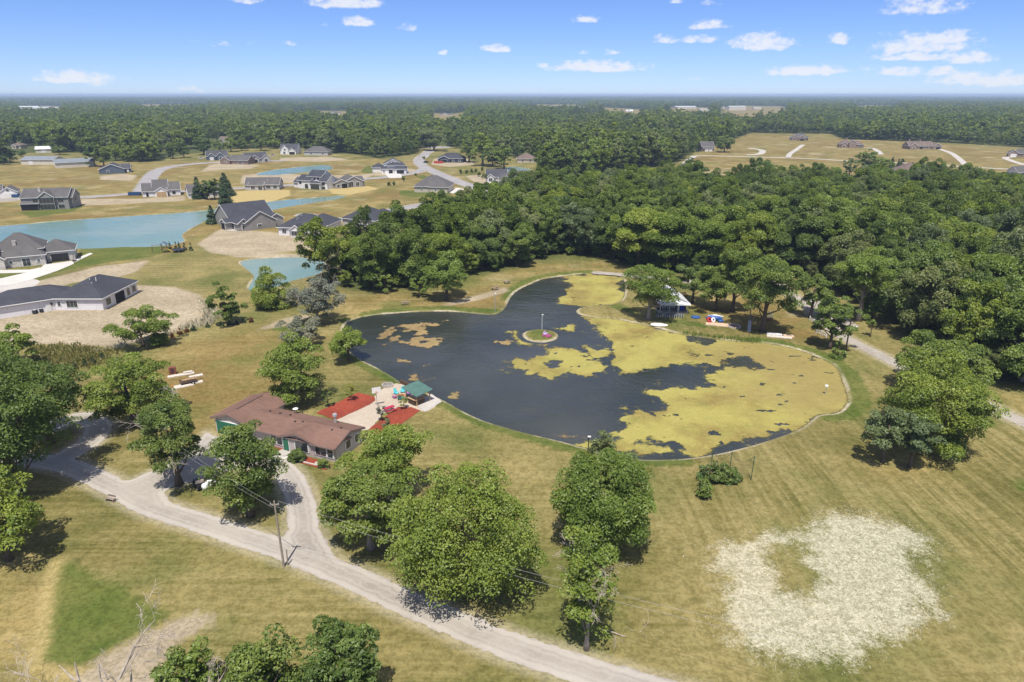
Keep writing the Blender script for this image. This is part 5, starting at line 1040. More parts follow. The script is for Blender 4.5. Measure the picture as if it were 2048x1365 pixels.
house('wide grey roofed house mostly hidden behind the wood', (998,372), (1068,372), [(0,1,0,14,3.2,'h',0.62), (0.05,0.4,-2,8,3.2,'gy',0.75), (0.45,0.8,2,14,4.2,'gx',0.6)], W_LGREY, R_GREY, [('f',1,0.5,0.5,2,1.8,WIN(2)), ('f',0,0.7,0.8,2,1.4,WIN(2))], vents=2)
house('large grey gabled house with charcoal roof by the teal lake point', (483,464), (572,452), [(0.10,0.78,0,22,3.2,'gy',0.60), (0.70,1.02,2.5,16,3.2,'gy',0.6), (-0.02,0.22,1.5,12,3.0,'gy',0.7), (0.0,1.0,10,25,3.5,'gx',0.66), (-0.16,0.1,7,12,2.9,'gx',0.45)], W_GREY, R_DARK, [('f',0,0.45,1.3,1.6,0.7,WIN(2)), ('f',2,0.5,0.5,1.4,1.6,WIN(2)), ('l',2,0.5,0.3,3.0,2.2,WIN(2)), ('l',4,0.5,0.2,3.0,2.4,OPENG), ('r',3,0.5,0.4,2,2,DR(D_WHITE))], vents=4)
house('white wrapped house with charcoal hip roof and front bay', (558,471), (643,474), [(0,1,0,14,3.0,'h',0.56), (0.36,0.60,-2.6,6,2.9,'gy',0.75), (0.45,1.02,5,18,3.2,'h',0.60)], W_WRAP, R_DARK, [('f',0,0.14,1,1.6,1.4,WIN(2)), ('f',0,0.30,0.3,1.2,2.2,OPENG), ('f',1,0.5,0.7,3.4,1.6,WIN(3)), ('f',0,0.78,1,1.7,1.4,WIN(2))], vents=3)
house('charcoal roofed pale house half behind the wood edge', (686,452), (750,458), [(0,1,0,14,3.0,'h',0.56), (0.5,1.02,4,16,3.2,'h',0.60)], W_LGREY, R_DARK, [('f',0,0.3,0.8,1.8,1.4,WIN(2)), ('f',0,0.7,0.8,1.8,1.4,WIN(2))], vents=2)
# ---- barns and houses round about
house('long cream shed with grey steel roof, left of the pair', (43,330), (108,330), [(0,1,0,14,3.6,'gx',0.30)], W_CREAM, R_METAL, [('f',0,0.3,0.05,3,2.8,GD(D_WHITE))], name='shed', cat='shed')
house('long cream shed with grey steel roof, right of the pair', (112,337), (191,333), [(0,1,0,14,3.6,'gx',0.30)], W_CREAM, R_METAL, [('l',0,0.5,0.05,3,2.8,GD(D_WHITE))], name='shed', cat='shed')
house('small barn with pale steel roof among trees at far left', (72,307), (104,306), [(0,1,0,12,3.4,'gx',0.35)], W_CREAM, simple('pale_steel_roof', (0.62,0.63,0.63), 0.5, 0.06), [('f',0,0.5,0.05,3,2.8,GD(D_WHITE))], name='barn', cat='barn')
for i, (A_, B_, wl, rf, lab) in enumerate((((440,289),(461,289),W_TAN,R_BRN,'tan two storey house among the yard trees'), ((366,284),(390,284),W_LGREY,R_GREY,'grey house among yard trees left of the tan two storey house'), ((318,287),(338,287),W_TAN,R_GREY,'pale house seen over the yard tree row'), ((24,298),(42,298),W_TAN,R_BRN,'little tan house among trees at the far left'), ((195,284),(232,284),W_LGREY,R_GREY,'grey roofed house peeping out of the left woods'), ((258,302),(280,302),W_LGREY,R_GREY,'low grey house between the yard trees'),
      ((1032,300),(1046,300),W_BRICK,simple('red_roof', (0.36,0.14,0.09), 0.8, 0.15),'small red roofed house at the wood edge'), ((656,230),(680,230),W_TAN,R_GREY,'distant tan house in the middle of the far woods'), ((1252,224),(1266,224),W_WHITE,simple('white_roof', (0.72,0.72,0.70), 0.6, 0.05),'distant white house alone in the far woods'), ((880,232),(905,232),W_TAN,R_GREY,'distant long house at the near edge of the far plain'))):
    house(lab, A_, B_, [(0,1,0,10,5.2 if i in (0, 7) else 3.2,'h' if i % 2 else 'gx',0.5), (0.2,0.6,-1.5,6,3,'gy',0.6)], wl, rf, [('f',0,0.75,1,1.6,1.4), ('f',1,0.5,1,1.6,1.4)], group=None)
for i, (x, y, w, h_) in enumerate(((52,219,90,8),(80,221,60,9),(112,220,45,7),(1078,199,70,12),(1100,197,60,14),(1475,221,60,12),(1372,218,80,7),(1412,223,40,6),(1440,218,36,6),(1515,219,30,6))):
    a = P(x, y); t = thing('warehouse', ('pale distant warehouse ' + ('at far left, first of three','at far left, second of three','at far left, third of three','left of the two white ones on the central horizon','right of the two white ones on the central horizon','beside the far right farm field, tan and tallest','left of the far right farm field, long and low','in front of the long low one near the far right field','between the long low one and the tan one','right of the tan one by the far right field')[i]), 'warehouse', a, 0.1)
    m = MB(); wall_mesh(m, -w/2, w/2, 0, w*0.5, h_, 'gx', 0.12); m.build('wall', W_CREAM if i > 4 else W_WHITE, t); m = MB(); roof_mesh(m, -w/2, w/2, 0, w*0.5, h_, 'gx', 0.12); m.build('roof', _mats['pale_steel_roof'], t)
house('grey stone house at the back of the hay field', (1578,281), (1613,282), [(0,1,0,14,3.2,'h',0.6), (0.55,0.95,-3,8,3.2,'gy',0.6), (0.15,0.5,-1,8,3.8,'gy',0.75)], W_BRICK, R_GREY, [('f',1,0.5,0.05,4.6,2.3,GD(D_BLACK)), ('f',2,0.5,0.5,2,2.2,WIN(2)), ('f',0,0.1,1,1.4,1.3)])
house('wide brown brick house with steep roofs and curved drive', (1678,296), (1728,297), [(0,0.5,0,14,3.4,'h',0.7), (0.4,1.0,3,14,3.0,'h',0.65), (0.38,0.66,-1.5,8,5.4,'gy',0.7), (0.08,0.3,-1.5,8,4,'gy',0.8)], W_BRICK, R_BRN, [('f',2,0.5,3.2,1.6,1.4,WIN(2)), ('f',3,0.5,0.6,1.8,1.8,WIN(2)), ('f',1,0.8,0.8,2,1.4,WIN(2))], chim=[(0.3,7,6,1.2,3.4,W_BRICK)])
house('long brown house with white gabled garage end on the right field', (1818,299), (1866,299), [(0,1,0,13,3.0,'gx',0.62), (0.0,0.3,-1.5,8,3.2,'gy',0.8), (0.95,1.32,-1,9,3.0,'gy',0.6)], W_BRICK, R_BRN, [('f',0,0.5,0.4,3,2,OPENG), ('f',0,0.75,0.8,2,1.4,WIN(2)), ('f',2,0.6,0.05,4.4,2.4,GD(D_BLACK)), ('f',1,0.5,0.8,1.6,1.4)], chim=[(0.1,6.5,6,1.2,3.0,W_BRICK), (0.55,6.5,6.4,1.2,2.4,W_BRICK)])
house('house with white gable and brick wing at the right edge', (2016,314), (2075,316), [(0,0.35,0,11,3,'gy',0.7), (0.3,1,1,12,3,'gx',0.6)], W_BRICK, R_GREY, [('f',0,0.5,0.05,4,2.4,GD(D_WHITE)), ('f',1,0.4,0.8,1.8,1.4,WIN(2))])
house('brown hip roofed house behind the right hand wood', (1806,354), (1852,354), [(0,1,0,16,3.2,'h',0.62), (0.2,0.6,-2,8,3.2,'gy',0.7)], W_BRICK, R_BRN, [('f',1,0.5,0.6,2,1.6,WIN(2)), ('f',0,0.8,0.6,2,1.4,WIN(2))])
house('tall white house cut off by the right edge of the photo', (2032,364), (2075,364), [(0,1,0,10,5.8,'gx',0.6)], W_WHITE, R_GREY, [('f',0,0.25,3.8,1.6,1.3,WIN(2)), ('f',0,0.25,0.8,1.6,1.4,WIN(2)), ('f',0,0.6,3.8,1.6,1.3,WIN(2))])
house('brown barn house at the left end of the hay field', (1403,303), (1428,303), [(0,1,0,14,4.2,'gx',0.6), (0.1,0.9,-3,3,2.8,'gx',0.3)], W_BROWN, R_GREY, [('f',1,0.3,0.05,3,2.3,GD(D_WHITE)), ('f',1,0.7,0.05,3,2.3,GD(D_WHITE))], name='barn', cat='barn')

# ---- pond pavilion with white steel roof
PW = simple('white_painted_wood', (0.80, 0.78, 0.75), 0.5, 0.05); PAV_ROOF = simple('white_steel_roof', (0.70, 0.71, 0.74), 0.35, 0.05, 0.8)
b = P(1319,627); t = thing('pavilion', 'white roofed open fronted pavilion on the pond bank', 'pavilion', b, 0.02); PAV = t
m = MB(); m.box((3.45,4.2,0.1),(7.3,8.8,0.3)); m.build('floor', M_CONC, t)
m = MB(); m.box((3.45,8.3,1.35),(7.0,0.12,2.3)); m.box((0.06,5.0,1.35),(0.12,6.4,2.3)); m.box((6.84,5.0,1.35),(0.12,6.4,2.3)); m.box((3.45,2.0,1.35),(6.66,0.1,2.2)); m.build('wall', simple('dark_board', (0.10,0.065,0.045), 0.8, 0.3), t)
for x in (0.1,2.35,4.55,6.8): m = MB(); m.box((x,0.1,1.38),(0.16,0.16,2.3)); m.build('post', PW, t)
m = MB(); roof_mesh(m, 0, 6.9, 0, 8.4, 2.55, 'gy', 0.62, 0.4, 0.12); r = m.build('roof', PAV_ROOF, t)
m = MB(); m.add([(0,0.02,2.5),(6.9,0.02,2.5),(3.45,0.02,4.6),(0,0.12,2.5),(6.9,0.12,2.5),(3.45,0.12,4.6)],[(0,1,2),(3,5,4),(0,3,4,1),(1,4,5,2),(2,5,3,0)]); m.build('gable', PW, t)
m = MB(); m.add([(-0.3,-1.4,2.35),(7.2,-1.4,2.35),(3.45,-1.4,3.0),(-0.3,0.0,2.62),(7.2,0.0,2.62),(3.45,0.0,3.4)],[(0,2,5,3),(2,1,4,5),(0,3,4,1),(0,1,2)]); m.build('porch_roof', PAV_ROOF, t)
for i in range(3):
    for s in (-1, 1): m = MB(); x = (0.1,2.35,4.55)[i] + (0.32 if s > 0 else 1.93); m.box((x,0.1,2.28),(0.55,0.1,0.2), ry=0.7*s); m.build('bracket', PW, t)
m = MB(); m.box((5.75,1.4,1.25),(1.15,0.08,2.2)); m.build('blue_curtain', simple('royal_blue_tarp', (0.015,0.04,0.42), 0.6, 0.15), t)
m = MB(); m.box((4.75,1.2,1.0),(0.6,0.6,1.7)); m.build('refrigerator', simple('fridge_white', (0.55,0.58,0.6), 0.4, 0.05), t)
def stool(label, b, group, rz=0.0, mat=PW):
    t = thing('bar_stool', label, 'stool', b, rz, group); m = MB(); m.lathe([(0.18,0.70),(0.19,0.74),(0.17,0.76)],10); m.build('seat', mat, t)
    m = MB(); m.box((0,0.17,0.98),(0.36,0.04,0.30)); m.build('backrest', mat, t)
    for sx_ in (-1,1):
        for sy_ in (-1,1): m = MB(); m.tube([(0.17*sx_,0.17*sy_,0),(0.12*sx_,0.12*sy_,0.71)],0.02,5); m.build('leg', GALV, t)
for i in range(6): stool(ORD[i] + ' white bar stool from the left inside the pavilion', PAV.matrix_basis @ Vector((1.0+0.58*i, 1.1, 0.26)), 'bar stools inside the pavilion')
for i in range(12):
    b = P(1314 + i*4.6, 634.5 + (i % 3)*0.6); t = thing('patio_chair', ORD[i] + ' dark seated white framed chair from the left before the pavilion', 'chair', b, random.uniform(-0.15, 0.15), 'chairs in a row before the pavilion')
    m = MB(); m.box((0,0,0.42),(0.46,0.44,0.05)); m.build('seat', DARKMETAL, t); m = MB(); m.box((0,0.22,0.68),(0.46,0.05,0.45), rx=-0.15); m.build('backrest', simple('grey_sling', (0.16,0.17,0.19)), t)
    for sx_ in (-1,1):
        for sy_ in (-1,1): m = MB(); m.tube([(0.22*sx_,0.2*sy_,0),(0.21*sx_,0.2*sy_,0.64)],0.03,5); m.build('leg', PW, t)

# ================================================================== PATIO
b = P(834,813); bb = P(866,800); rz = math.atan2(bb.y-b.y, bb.x-b.x)
t = thing('picnic_shelter', 'small shelter with green steel roof and bar counter on the shore slab', 'shelter', b, rz)
GREEN_ROOF = simple('green_steel_roof', (0.08,0.155,0.128), 0.6, 0.15, 0.8, 0.15)
for x, y, h in ((0,0,2.0),(2.9,0,2.2),(0.2,3.0,2.3),(2.9,3.0,2.6)): m = MB(); m.box((x,y,h/2),(0.14,0.14,h)); m.build('post', WOOD, t)
m = MB(); m.box((1.45,1.5,2.38),(3.7,4.0,0.10), ry=-0.05, rx=0.14); m.build('roof', GREEN_ROOF, t)
m = MB(); m.box((1.45,1.5,2.29),(3.5,3.8,0.06), ry=-0.05, rx=0.14); m.build('roof_boards', WOOD, t)
m = MB(); m.box((0.9,0.35,0.5),(1.9,0.5,1.0)); m.box((0.05,1.2,0.5),(0.5,1.8,1.0)); m.build('bar', simple('dark_bar_wood', (0.07,0.045,0.03), 0.7, 0.3), t)
m = MB(); m.box((0.9,0.3,1.03),(2.1,0.7,0.06)); m.box((0.05,1.3,1.035),(0.7,1.9,0.06)); m.build('counter_top', WOOD, t)
def adirondack(label, px, col, face):
    b = P(*px); t = thing('adirondack_chair', label, 'chair', b, face, 'adirondack chairs round the fire pit'); mt = simple('painted_' + col[0], col[1], 0.5, 0.12)
    m = MB()
    for i in range(5): m.box((-0.24+0.12*i, -0.02, 0.33), (0.10, 0.52, 0.03), rx=0.18)
    m.build('seat', mt, t); m = MB()
    for i in range(5): m.box((-0.24+0.12*i, 0.36, 0.68+0.04*(2-abs(i-2))), (0.10, 0.03, 0.78+0.08*(2-abs(i-2))), rx=-0.42)
    m.build('backrest', mt, t)
    for s in (-1, 1):
        m = MB(); m.box((0.36*s, -0.02, 0.56), (0.14, 0.72, 0.03)); m.build('armrest', mt, t)
        m = MB(); m.box((0.33*s, -0.26, 0.28), (0.04, 0.10, 0.56)); m.build('leg', mt, t)
        m = MB(); m.box((0.30*s, 0.16, 0.22), (0.04, 0.75, 0.12), rx=0.32); m.build('leg', mt, t)
TEALC = ('aqua', (0.08,0.52,0.56)); PURP = ('purple', (0.33,0.16,0.42)); MAG = ('mauve_pink', (0.42,0.12,0.30)); GRN = ('teal_green', (0.03,0.30,0.28))
fc = P(802,795)
for lab, px, col in (('aqua adirondack chair at the back left of the fire pit',(793,790),TEALC), ('aqua adirondack chair at the back of the fire pit',(805.5,786),TEALC), ('purple adirondack chair right of the fire pit, nearer the wall',(816.5,790),PURP), ('purple adirondack chair at the right front of the fire pit',(817,795),PURP), ('mauve adirondack chair left of the fire pit',(790,797),MAG), ('teal green adirondack chair in front of the fire pit',(800,801),GRN), ('teal green adirondack chair at the front right by the shelter',(812,799),GRN)):
    q = P(*px) - fc; adirondack(lab, px, col, math.atan2(q.y, q.x) - math.pi/2)
t = thing('fire_pit', 'round orange stone fire pit ringed by coloured chairs', 'fire pit', fc)
for k in range(12):
    a = k*math.pi/6; m = MB(); m.box((0.75*math.cos(a),0.75*math.sin(a),0.17),(0.26,0.34,0.34), rz=a); m.build('stone', simple('orange_stone', (0.50,0.24,0.10), 0.9, 0.3), t)
m = MB(); m.lathe([(0.6,0.05),(0.3,0.10)],12); m.build('ash', DARKMETAL, t)
def picnic_table(label, px, rz, mat, L=1.9):
    t = thing('picnic_table', label, 'picnic table', P(*px), rz)
    m = MB(); 
    for i in range(5): m.box((0,-0.32+0.16*i,0.75),(L,0.145,0.04))
    m.build('tabletop', mat, t)
    for s in (-1,1):
        m = MB(); m.box((0,0.72*s,0.44),(L,0.26,0.04)); m.build('bench', mat, t)
        m = MB(); m.box((s*L*0.36,0,0.39),(0.07,1.5,0.08)); m.box((s*L*0.36,0.33,0.37),(0.06,0.08,0.85), rx=0.45); m.box((s*L*0.36,-0.33,0.37),(0.06,0.08,0.85), rx=-0.45); m.build('leg', mat, t)
picnic_table('red picnic table at the edge of the patio sand', (779,823), 0.75, simple('red_paint', (0.42,0.03,0.07), 0.5, 0.15))
OLDWOOD = simple('weathered_wood', (0.28,0.22,0.17), 0.9, 0.3, 2.0)
picnic_table('weathered picnic table on the north lawn, leftmost of three', (810,609), 0.2, OLDWOOD); picnic_table('weathered picnic table on the north lawn, middle of three', (990,580), 0.5, OLDWOOD); picnic_table('weathered picnic table on the north lawn, nearest the wood', (1014,567), 0.4, OLDWOOD)
t = thing('basketball_hoop', 'white basketball backboard on a post beside the patio', 'basketball hoop', P(755,813), 0.4); m = MB(); m.tube([(0,0.4,0),(0,0.4,2.6),(0,0.05,2.9)],0.06,8); m.build('post', GALV, t); m = MB(); m.box((0,0,3.0),(1.5,0.05,1.0)); m.build('backboard', WHITE, t); m = MB(); m.tube([(0.23*math.cos(a),-0.28+0.23*math.sin(a),2.75) for a in [k*0.5236 for k in range(13)]],0.02,5); m.build('rim', simple('orange_metal', (0.6,0.15,0.03)), t)
t = thing('basketball_hoop', 'black basketball hoop on the drive of the limestone house', 'basketball hoop', P(148,524), 0.3); m = MB(); m.tube([(0,0.6,0),(0,0.6,2.6),(0,0.05,3.0)],0.08,8); m.box((0,0.6,0.2),(1.1,0.7,0.4)); m.build('post', DARKMETAL, t); m = MB(); m.box((0,0,3.1),(1.6,0.06,1.0)); m.build('backboard', simple('smoked_board', (0.16,0.17,0.18), 0.3), t)
# retaining wall on the shore
a, b_ = P(801,767), P(838,784); t = thing('retaining_wall', 'low dark timber wall along the shore of the patio', 'wall', a, math.atan2(b_.y-a.y, b_.x-a.x)); L = (b_-a).length
for k in range(3):
    for i in range(3): m = MB(); m.box(((i+0.5)*L/3, 0.01*k, 0.14+0.26*k-0.05), (L/3-0.04, 0.24, 0.25)); m.build('timber', simple('dark_timber', (0.10,0.06,0.035), 0.9, 0.35) if i < 2 else simple('tan_timber', (0.36,0.24,0.13), 0.9, 0.3), t)
def fire_ring(label, px, r, n=14, mat=None, core=None):
    t = thing('stone_ring', label, 'fire ring', P(*px)); mat = mat or simple('field_stone', (0.38,0.34,0.29), 0.9, 0.35)
    for k in range(n): a = k*2*math.pi/n; m = MB(); m.box((r*math.cos(a),r*math.sin(a),0.14),(0.35,2*math.pi*r/n*0.9,0.3+0.08*(k % 3)), rz=a, taper=0.8); m.build('stone', mat, t)
    m = MB(); m.lathe([(r*0.85,0.03),(r*0.4,0.12),(0.05,0.16)],14); m.build('ash', core or simple('grey_ash', (0.22,0.2,0.18), 0.95, 0.3), t)
fire_ring('pale stone fire ring on the lawn above the patio', (775,772), 0.95); fire_ring('large stone ring with red brown bark on the pavilion lawn', (1469,654), 1.35, 18, simple('pale_stone', (0.45,0.38,0.33), 0.9, 0.25), simple('bark_chips', (0.20,0.09,0.055), 0.95, 0.35))
for i, (x, y, s) in enumerate(((608,920,.35),(635,929,.45),(560,905,.3))):
    t = tag(MB().lathe([(s*0.6,-0.05),(s,s*0.3),(s*0.8,s*0.7),(s*0.2,s*0.85)],9).build('garden_stone', simple('pale_stone', (0.45,0.38,0.33), 0.9, 0.25), None, True), ('middle','right','left')[i] + ' pale stone in the front mulch bed of the house', 'stone'); t.location = P(x, y)
# mulch bed edging
a, b_ = P(600,924), P(658,938); t = tag(MB().box((((b_-a).length)/2,0,0.09),((b_-a).length,0.16,0.22)).build('bed_edging', M_CONCP), 'pale edging strip along the front mulch bed', 'edging'); t.location = a; t.rotation_euler = (0,0,math.atan2(b_.y-a.y,b_.x-a.x))

# ================================================================== DRIVEWAY CLUTTER
TYRE = simple('rubber', (0.018,0.018,0.018), 0.9, 0.2)
def wheel(t, c, r, w, ax='y', name='wheel'):
    m = MB(); d = Vector((0,1,0)) if ax == 'y' else Vector((1,0,0)); c = Vector(c); m.tube([c-d*w/2, c-d*w*0.35, c+d*w*0.35, c+d*w/2],[r*0.85,r,r,r*0.85],14); o = m.build(name, TYRE, t)
    m = MB(); m.tube([c-d*w*0.54, c+d*w*0.54], r*0.5, 10); m.build('rim', GALV, o)
t = thing('golf_cart', 'black golf cart with beige seats parked under the dark tree', 'golf cart', P(400,975), 2.3); BLK = simple('black_body', (0.02,0.021,0.023), 0.3, 0.2)
m = MB(); m.box((0,0,0.42),(2.3,1.1,0.25)); m.box((0.85,0,0.72),(0.6,1.05,0.42),taper=0.75); m.box((-0.75,0,0.68),(0.75,1.1,0.35)); m.build('body', BLK, t)
m = MB(); m.box((-0.15,0,0.78),(0.5,1.0,0.16)); m.build('seat', simple('beige_vinyl', (0.52,0.44,0.34), 0.5, 0.08), t); m = MB(); m.box((-0.42,0,1.08),(0.12,1.0,0.42)); m.build('backrest', _mats['beige_vinyl'], t)
for x in (0.75,-0.75):
    for y in (-0.5,0.5): wheel(t, (x,y,0.24), 0.24, 0.18)
m = MB(); m.tube([(0.45,0.25,0.85),(0.25,0.25,1.05)],0.02,5); m.lathe([(0.17,0.0),(0.17,0.03)],10,(0.24,0.25,1.04)); m.build('steering_wheel', BLK, t)
t = thing('propane_tank', 'white horizontal propane tank beside the golf cart', 'tank', P(419,977), 1.0); m = MB(); m.tube([(-1.0,0,0.62),(-0.92,0,0.62),(-0.75,0,0.62),(0.75,0,0.62),(0.92,0,0.62),(1.0,0,0.62)],[0.12,0.34,0.46,0.46,0.34,0.12],16); m.build('vessel', WHITE, t, True)
for x in (-0.55,0.55): m = MB(); m.box((x,0,0.12),(0.15,0.7,0.26)); m.build('leg', GALV, t)
m = MB(); m.lathe([(0.16,1.05),(0.16,1.2),(0.05,1.24)],10); m.build('dome', WHITE, t)
t = thing('bench', 'small grey garden bench on the grass below the driveway fork', 'bench', P(222,1003), -0.3); m = MB()
for i in range(3): m.box((0,-0.15+0.15*i,0.44),(1.3,0.13,0.04))
m.build('seat', OLDWOOD, t)
m = MB(); [m.box((0,0.28,0.62+0.15*i),(1.3,0.04,0.12)) for i in range(2)]; m.build('backrest', OLDWOOD, t)
for s in (-1,1): m = MB(); m.box((0.55*s,0.0,0.22),(0.08,0.5,0.44)); m.build('leg', OLDWOOD, t)
# junk on the back lawn: flat slabs, trailer
for i, (c, L, W_, rz, lab) in enumerate((((362,751),4.6,1.0,0.5,'long narrow concrete slab behind the trailer on the lawn'), ((376,746),1.6,1.1,0.5,'short pale slab at the far end of the slab row'), ((392,753),2.4,0.9,0.6,'short pale slab right of the trailer'), ((362,774),4.2,1.5,0.62,'wide pale slab in front of the loaded trailer'), ((394,766),2.0,0.9,0.6,'pale slab under the wheel of the trailer'))):
    o = MB().box((0,0,0.09),(L,W_,0.18)).build('concrete_slab', simple('old_slab', (0.56,0.50,0.42), 0.9, 0.2)); tag(o, lab, 'slab'); o.location = P(*c); o.rotation_euler = (0,0,rz)
t = thing('cabinet', 'rusty red metal box standing on the slab under the tree', 'box', P(346,748), 0.4); m = MB(); m.box((0,0,0.7),(1.2,0.7,1.3)); m.build('body', simple('rusty_red', (0.20,0.065,0.05), 0.8, 0.35), t); m = MB(); m.box((0,-0.37,0.75),(0.5,0.04,0.9)); m.build('door', simple('rust_dark', (0.06,0.03,0.03), 0.9, 0.3), t)
t = thing('utility_trailer', 'loaded utility trailer with planks on the back lawn', 'trailer', P(377,768), 0.62); m = MB(); m.box((0,0,0.55),(2.8,1.3,0.12)); m.box((0,0.62,0.75),(2.8,0.06,0.35)); m.box((0,-0.62,0.75),(2.8,0.06,0.35)); m.box((2.0,0,0.5),(1.4,0.1,0.1)); m.build('bed', simple('brown_bed', (0.13,0.085,0.06), 0.8, 0.35), t)
for y in (-0.8,0.8): wheel(t, (0.7,y,0.34), 0.34, 0.22)
m = MB(); m.box((0.2,0.1,0.95),(2.6,0.3,0.08),rz=0.05); m.box((0.3,-0.25,0.93),(2.4,0.25,0.06),rz=-0.07); m.build('plank', WOOD, t)
o = tag(MB().lathe([(0.35,0),(0.42,0.25),(0.3,0.5)],10).build('bucket', simple('orange_plastic', (0.55,0.17,0.04), 0.5, 0.1)), 'orange bucket at the end of the wide slab', 'bucket'); o.location = P(343,777)

# ================================================================== POLES, WIRES, NET
POLEW = simple('pole_wood', (0.30,0.25,0.20), 0.9, 0.25, 2.0)
pb = P(568,1134); PH = 8.6
t = thing('utility_pole', 'wooden utility pole standing by the lane below the house', 'pole', pb); m = MB(); m.tube([(0,0,-0.4),(-0.05,0.0,4.2),(-0.1,0.0,PH)],[0.14,0.115,0.09],10); m.build('pole', POLEW, t); m = MB(); m.box((-0.1,0,PH-0.45),(1.0,0.1,0.12)); m.build('crossarm', POLEW, t)
for s in (-1,1): m = MB(); m.lathe([(0.05,0),(0.07,0.08),(0.03,0.16)],8,(-0.1+0.42*s,0,PH-0.39)); m.build('insulator', GALV, t)
m = MB(); m.tube([(0.35,0.25,-0.2),(0.40,0.3,2.1)],[0.09,0.08],8); m.build('shadow_stub', POLEW, t)  # short post added at the streak read as the pole's shadow
pr_ = P(1560,1420); pl = P(330,955)
t = thing('utility_pole', 'wooden utility pole hidden behind the dark ragged tree', 'pole', pl); m = MB(); m.tube([(0,0,-0.4),(0,0,7.6)],[0.16,0.11],10); m.build('pole', POLEW, t)
WIRE = simple('wire', (0.30,0.29,0.27), 0.5, 0.1)
def wire(label, a, b, sag, r=0.013):
    pts = [a.lerp(b, k/16) - Vector((0,0,sag*4*(k/16)*(1-k/16))) for k in range(17)]
    tag(MB().tube(pts, r, 5).build('power_line', WIRE), label, 'wire')
wire('upper power line running from the pole down along the lane', pb+Vector((-0.1+.4,0,PH)), pr_+Vector((0.4,0,8.0)), 0.7); wire('lower power line running from the pole down along the lane', pb+Vector((-0.1-.4,0,PH-0.5)), pr_+Vector((0,0,7.3)), 0.7)
wire('upper power line from the pole back to the driveway tree', pb+Vector((-0.1-.4,0,PH-0.2)), pl+Vector((0,0,7.5)), 0.4); wire('lower power line from the pole back to the driveway tree', pb+Vector((-0.1,0,PH-1.0)), pl+Vector((0,0,6.6)), 0.4)
def lamp_post(label, px, h, r, mat, white=True, arm=False):
    t = thing('lamp_post', label, 'lamp post', P(*px)); m = MB(); m.tube([(0,0,-0.3),(0,0,h)],[r*1.2,r],8); m.build('pole', mat, t)
    m = MB()
    if arm: m.tube([(0,0,h*0.78),(0.5,0,h*0.84),(1.1,-0.1,h*0.82)],0.05,6); m.box((1.2,-0.1,h*0.81),(0.5,0.3,0.16))
    else: m.box((0.1,0,h+0.02),(0.45,0.28,0.12))
    m.build('lamp_head', WHITE, t)
lamp_post('pale lamp post on the grassy pond islet', (1084,656), height_at(P(1084,656), 630), 0.045, WHITE); lamp_post('pale lamp post on the north shore of the pond', (990,624), height_at(P(990,624), 588), 0.06, GALV); lamp_post('dark lamp post at the south shore beside the pale willow', (1176,906), height_at(P(1176,906), 874), 0.07, DARKMETAL)
lamp_post('tall dark lamp pole between pond bank and gravel road', (1691,703), height_at(P(1691,703), 642), 0.13, simple('dark_pole', (0.075,0.055,0.045), 0.9, 0.3), True, True); lamp_post('wooden pole lamp behind the leaning ramp', (1499,640), height_at(P(1499,640), 594), 0.13, POLEW); lamp_post('thin short lamp post right of the pond by the feathery tree', (1727,884), height_at(P(1727,884), 856), 0.05, DARKMETAL)
t = thing('marker_post', 'white marker post standing in the algae at the east end', 'post', P(1651,786)); m = MB(); m.tube([(0,0,-1),(0,0,1.2)],0.05,6); m.build('post', GALV, t); m = MB(); m.lathe([(0.1,1.1),(0.3,1.2),(0.3,1.45),(0.1,1.55)],10); m.build('cap', WHITE, t)
# practice net
NETM = NT('net_mesh'); tb = NETM.new('ShaderNodeBsdfTransparent'); df = NETM.new('ShaderNodeBsdfDiffuse'); df.inputs['Color'].default_value = (0.05,0.055,0.05,1); mx = NETM.new('ShaderNodeMixShader'); mx.inputs[0].default_value = 0.14
NETM.t.links.new(tb.outputs[0], mx.inputs[1]); NETM.t.links.new(df.outputs[0], mx.inputs[2]); NETM.t.links.new(mx.outputs[0], NETM.out.inputs['Surface'])
nb = P(1400,985); t = thing('practice_net', 'sagging practice net on four green poles behind a hedge', 'net', nb)
NP = [P(1397,990)-nb, P(1420,950)-nb, P(1459,942)-nb, P(1502,961)-nb]; NH = [height_at(P(1397,990),945), 4.0, height_at(P(1459,942),904), height_at(P(1502,961),912)]
for q, h in zip(NP, NH): m = MB(); m.tube([(q.x,q.y,-0.2),(q.x+0.05,q.y,h)],0.055,8); m.build('pole', simple('green_pole', (0.03,0.10,0.05), 0.6, 0.2), t)
for i in range(3):
    m = MB(); K = 10; vs = []; a, b_ = NP[i], NP[i+1]
    for k in range(K+1):
        f = k/K; sag = 4*f*(1-f)*1.1; q = a.lerp(b_, f); h = NH[i]*(1-f) + NH[i+1]*f - sag - 0.1; vs += [(q.x,q.y,0.25),(q.x,q.y,h)]
    m.add(vs, [(2*k,2*k+2,2*k+3,2*k+1) for k in range(K)]); m.build('net', NETM.m, t)
    m = MB(); m.tube([vs[2*k+1] for k in range(K+1)],0.025,5); m.build('rope', simple('dark_rope', (0.05,0.05,0.045)), t)

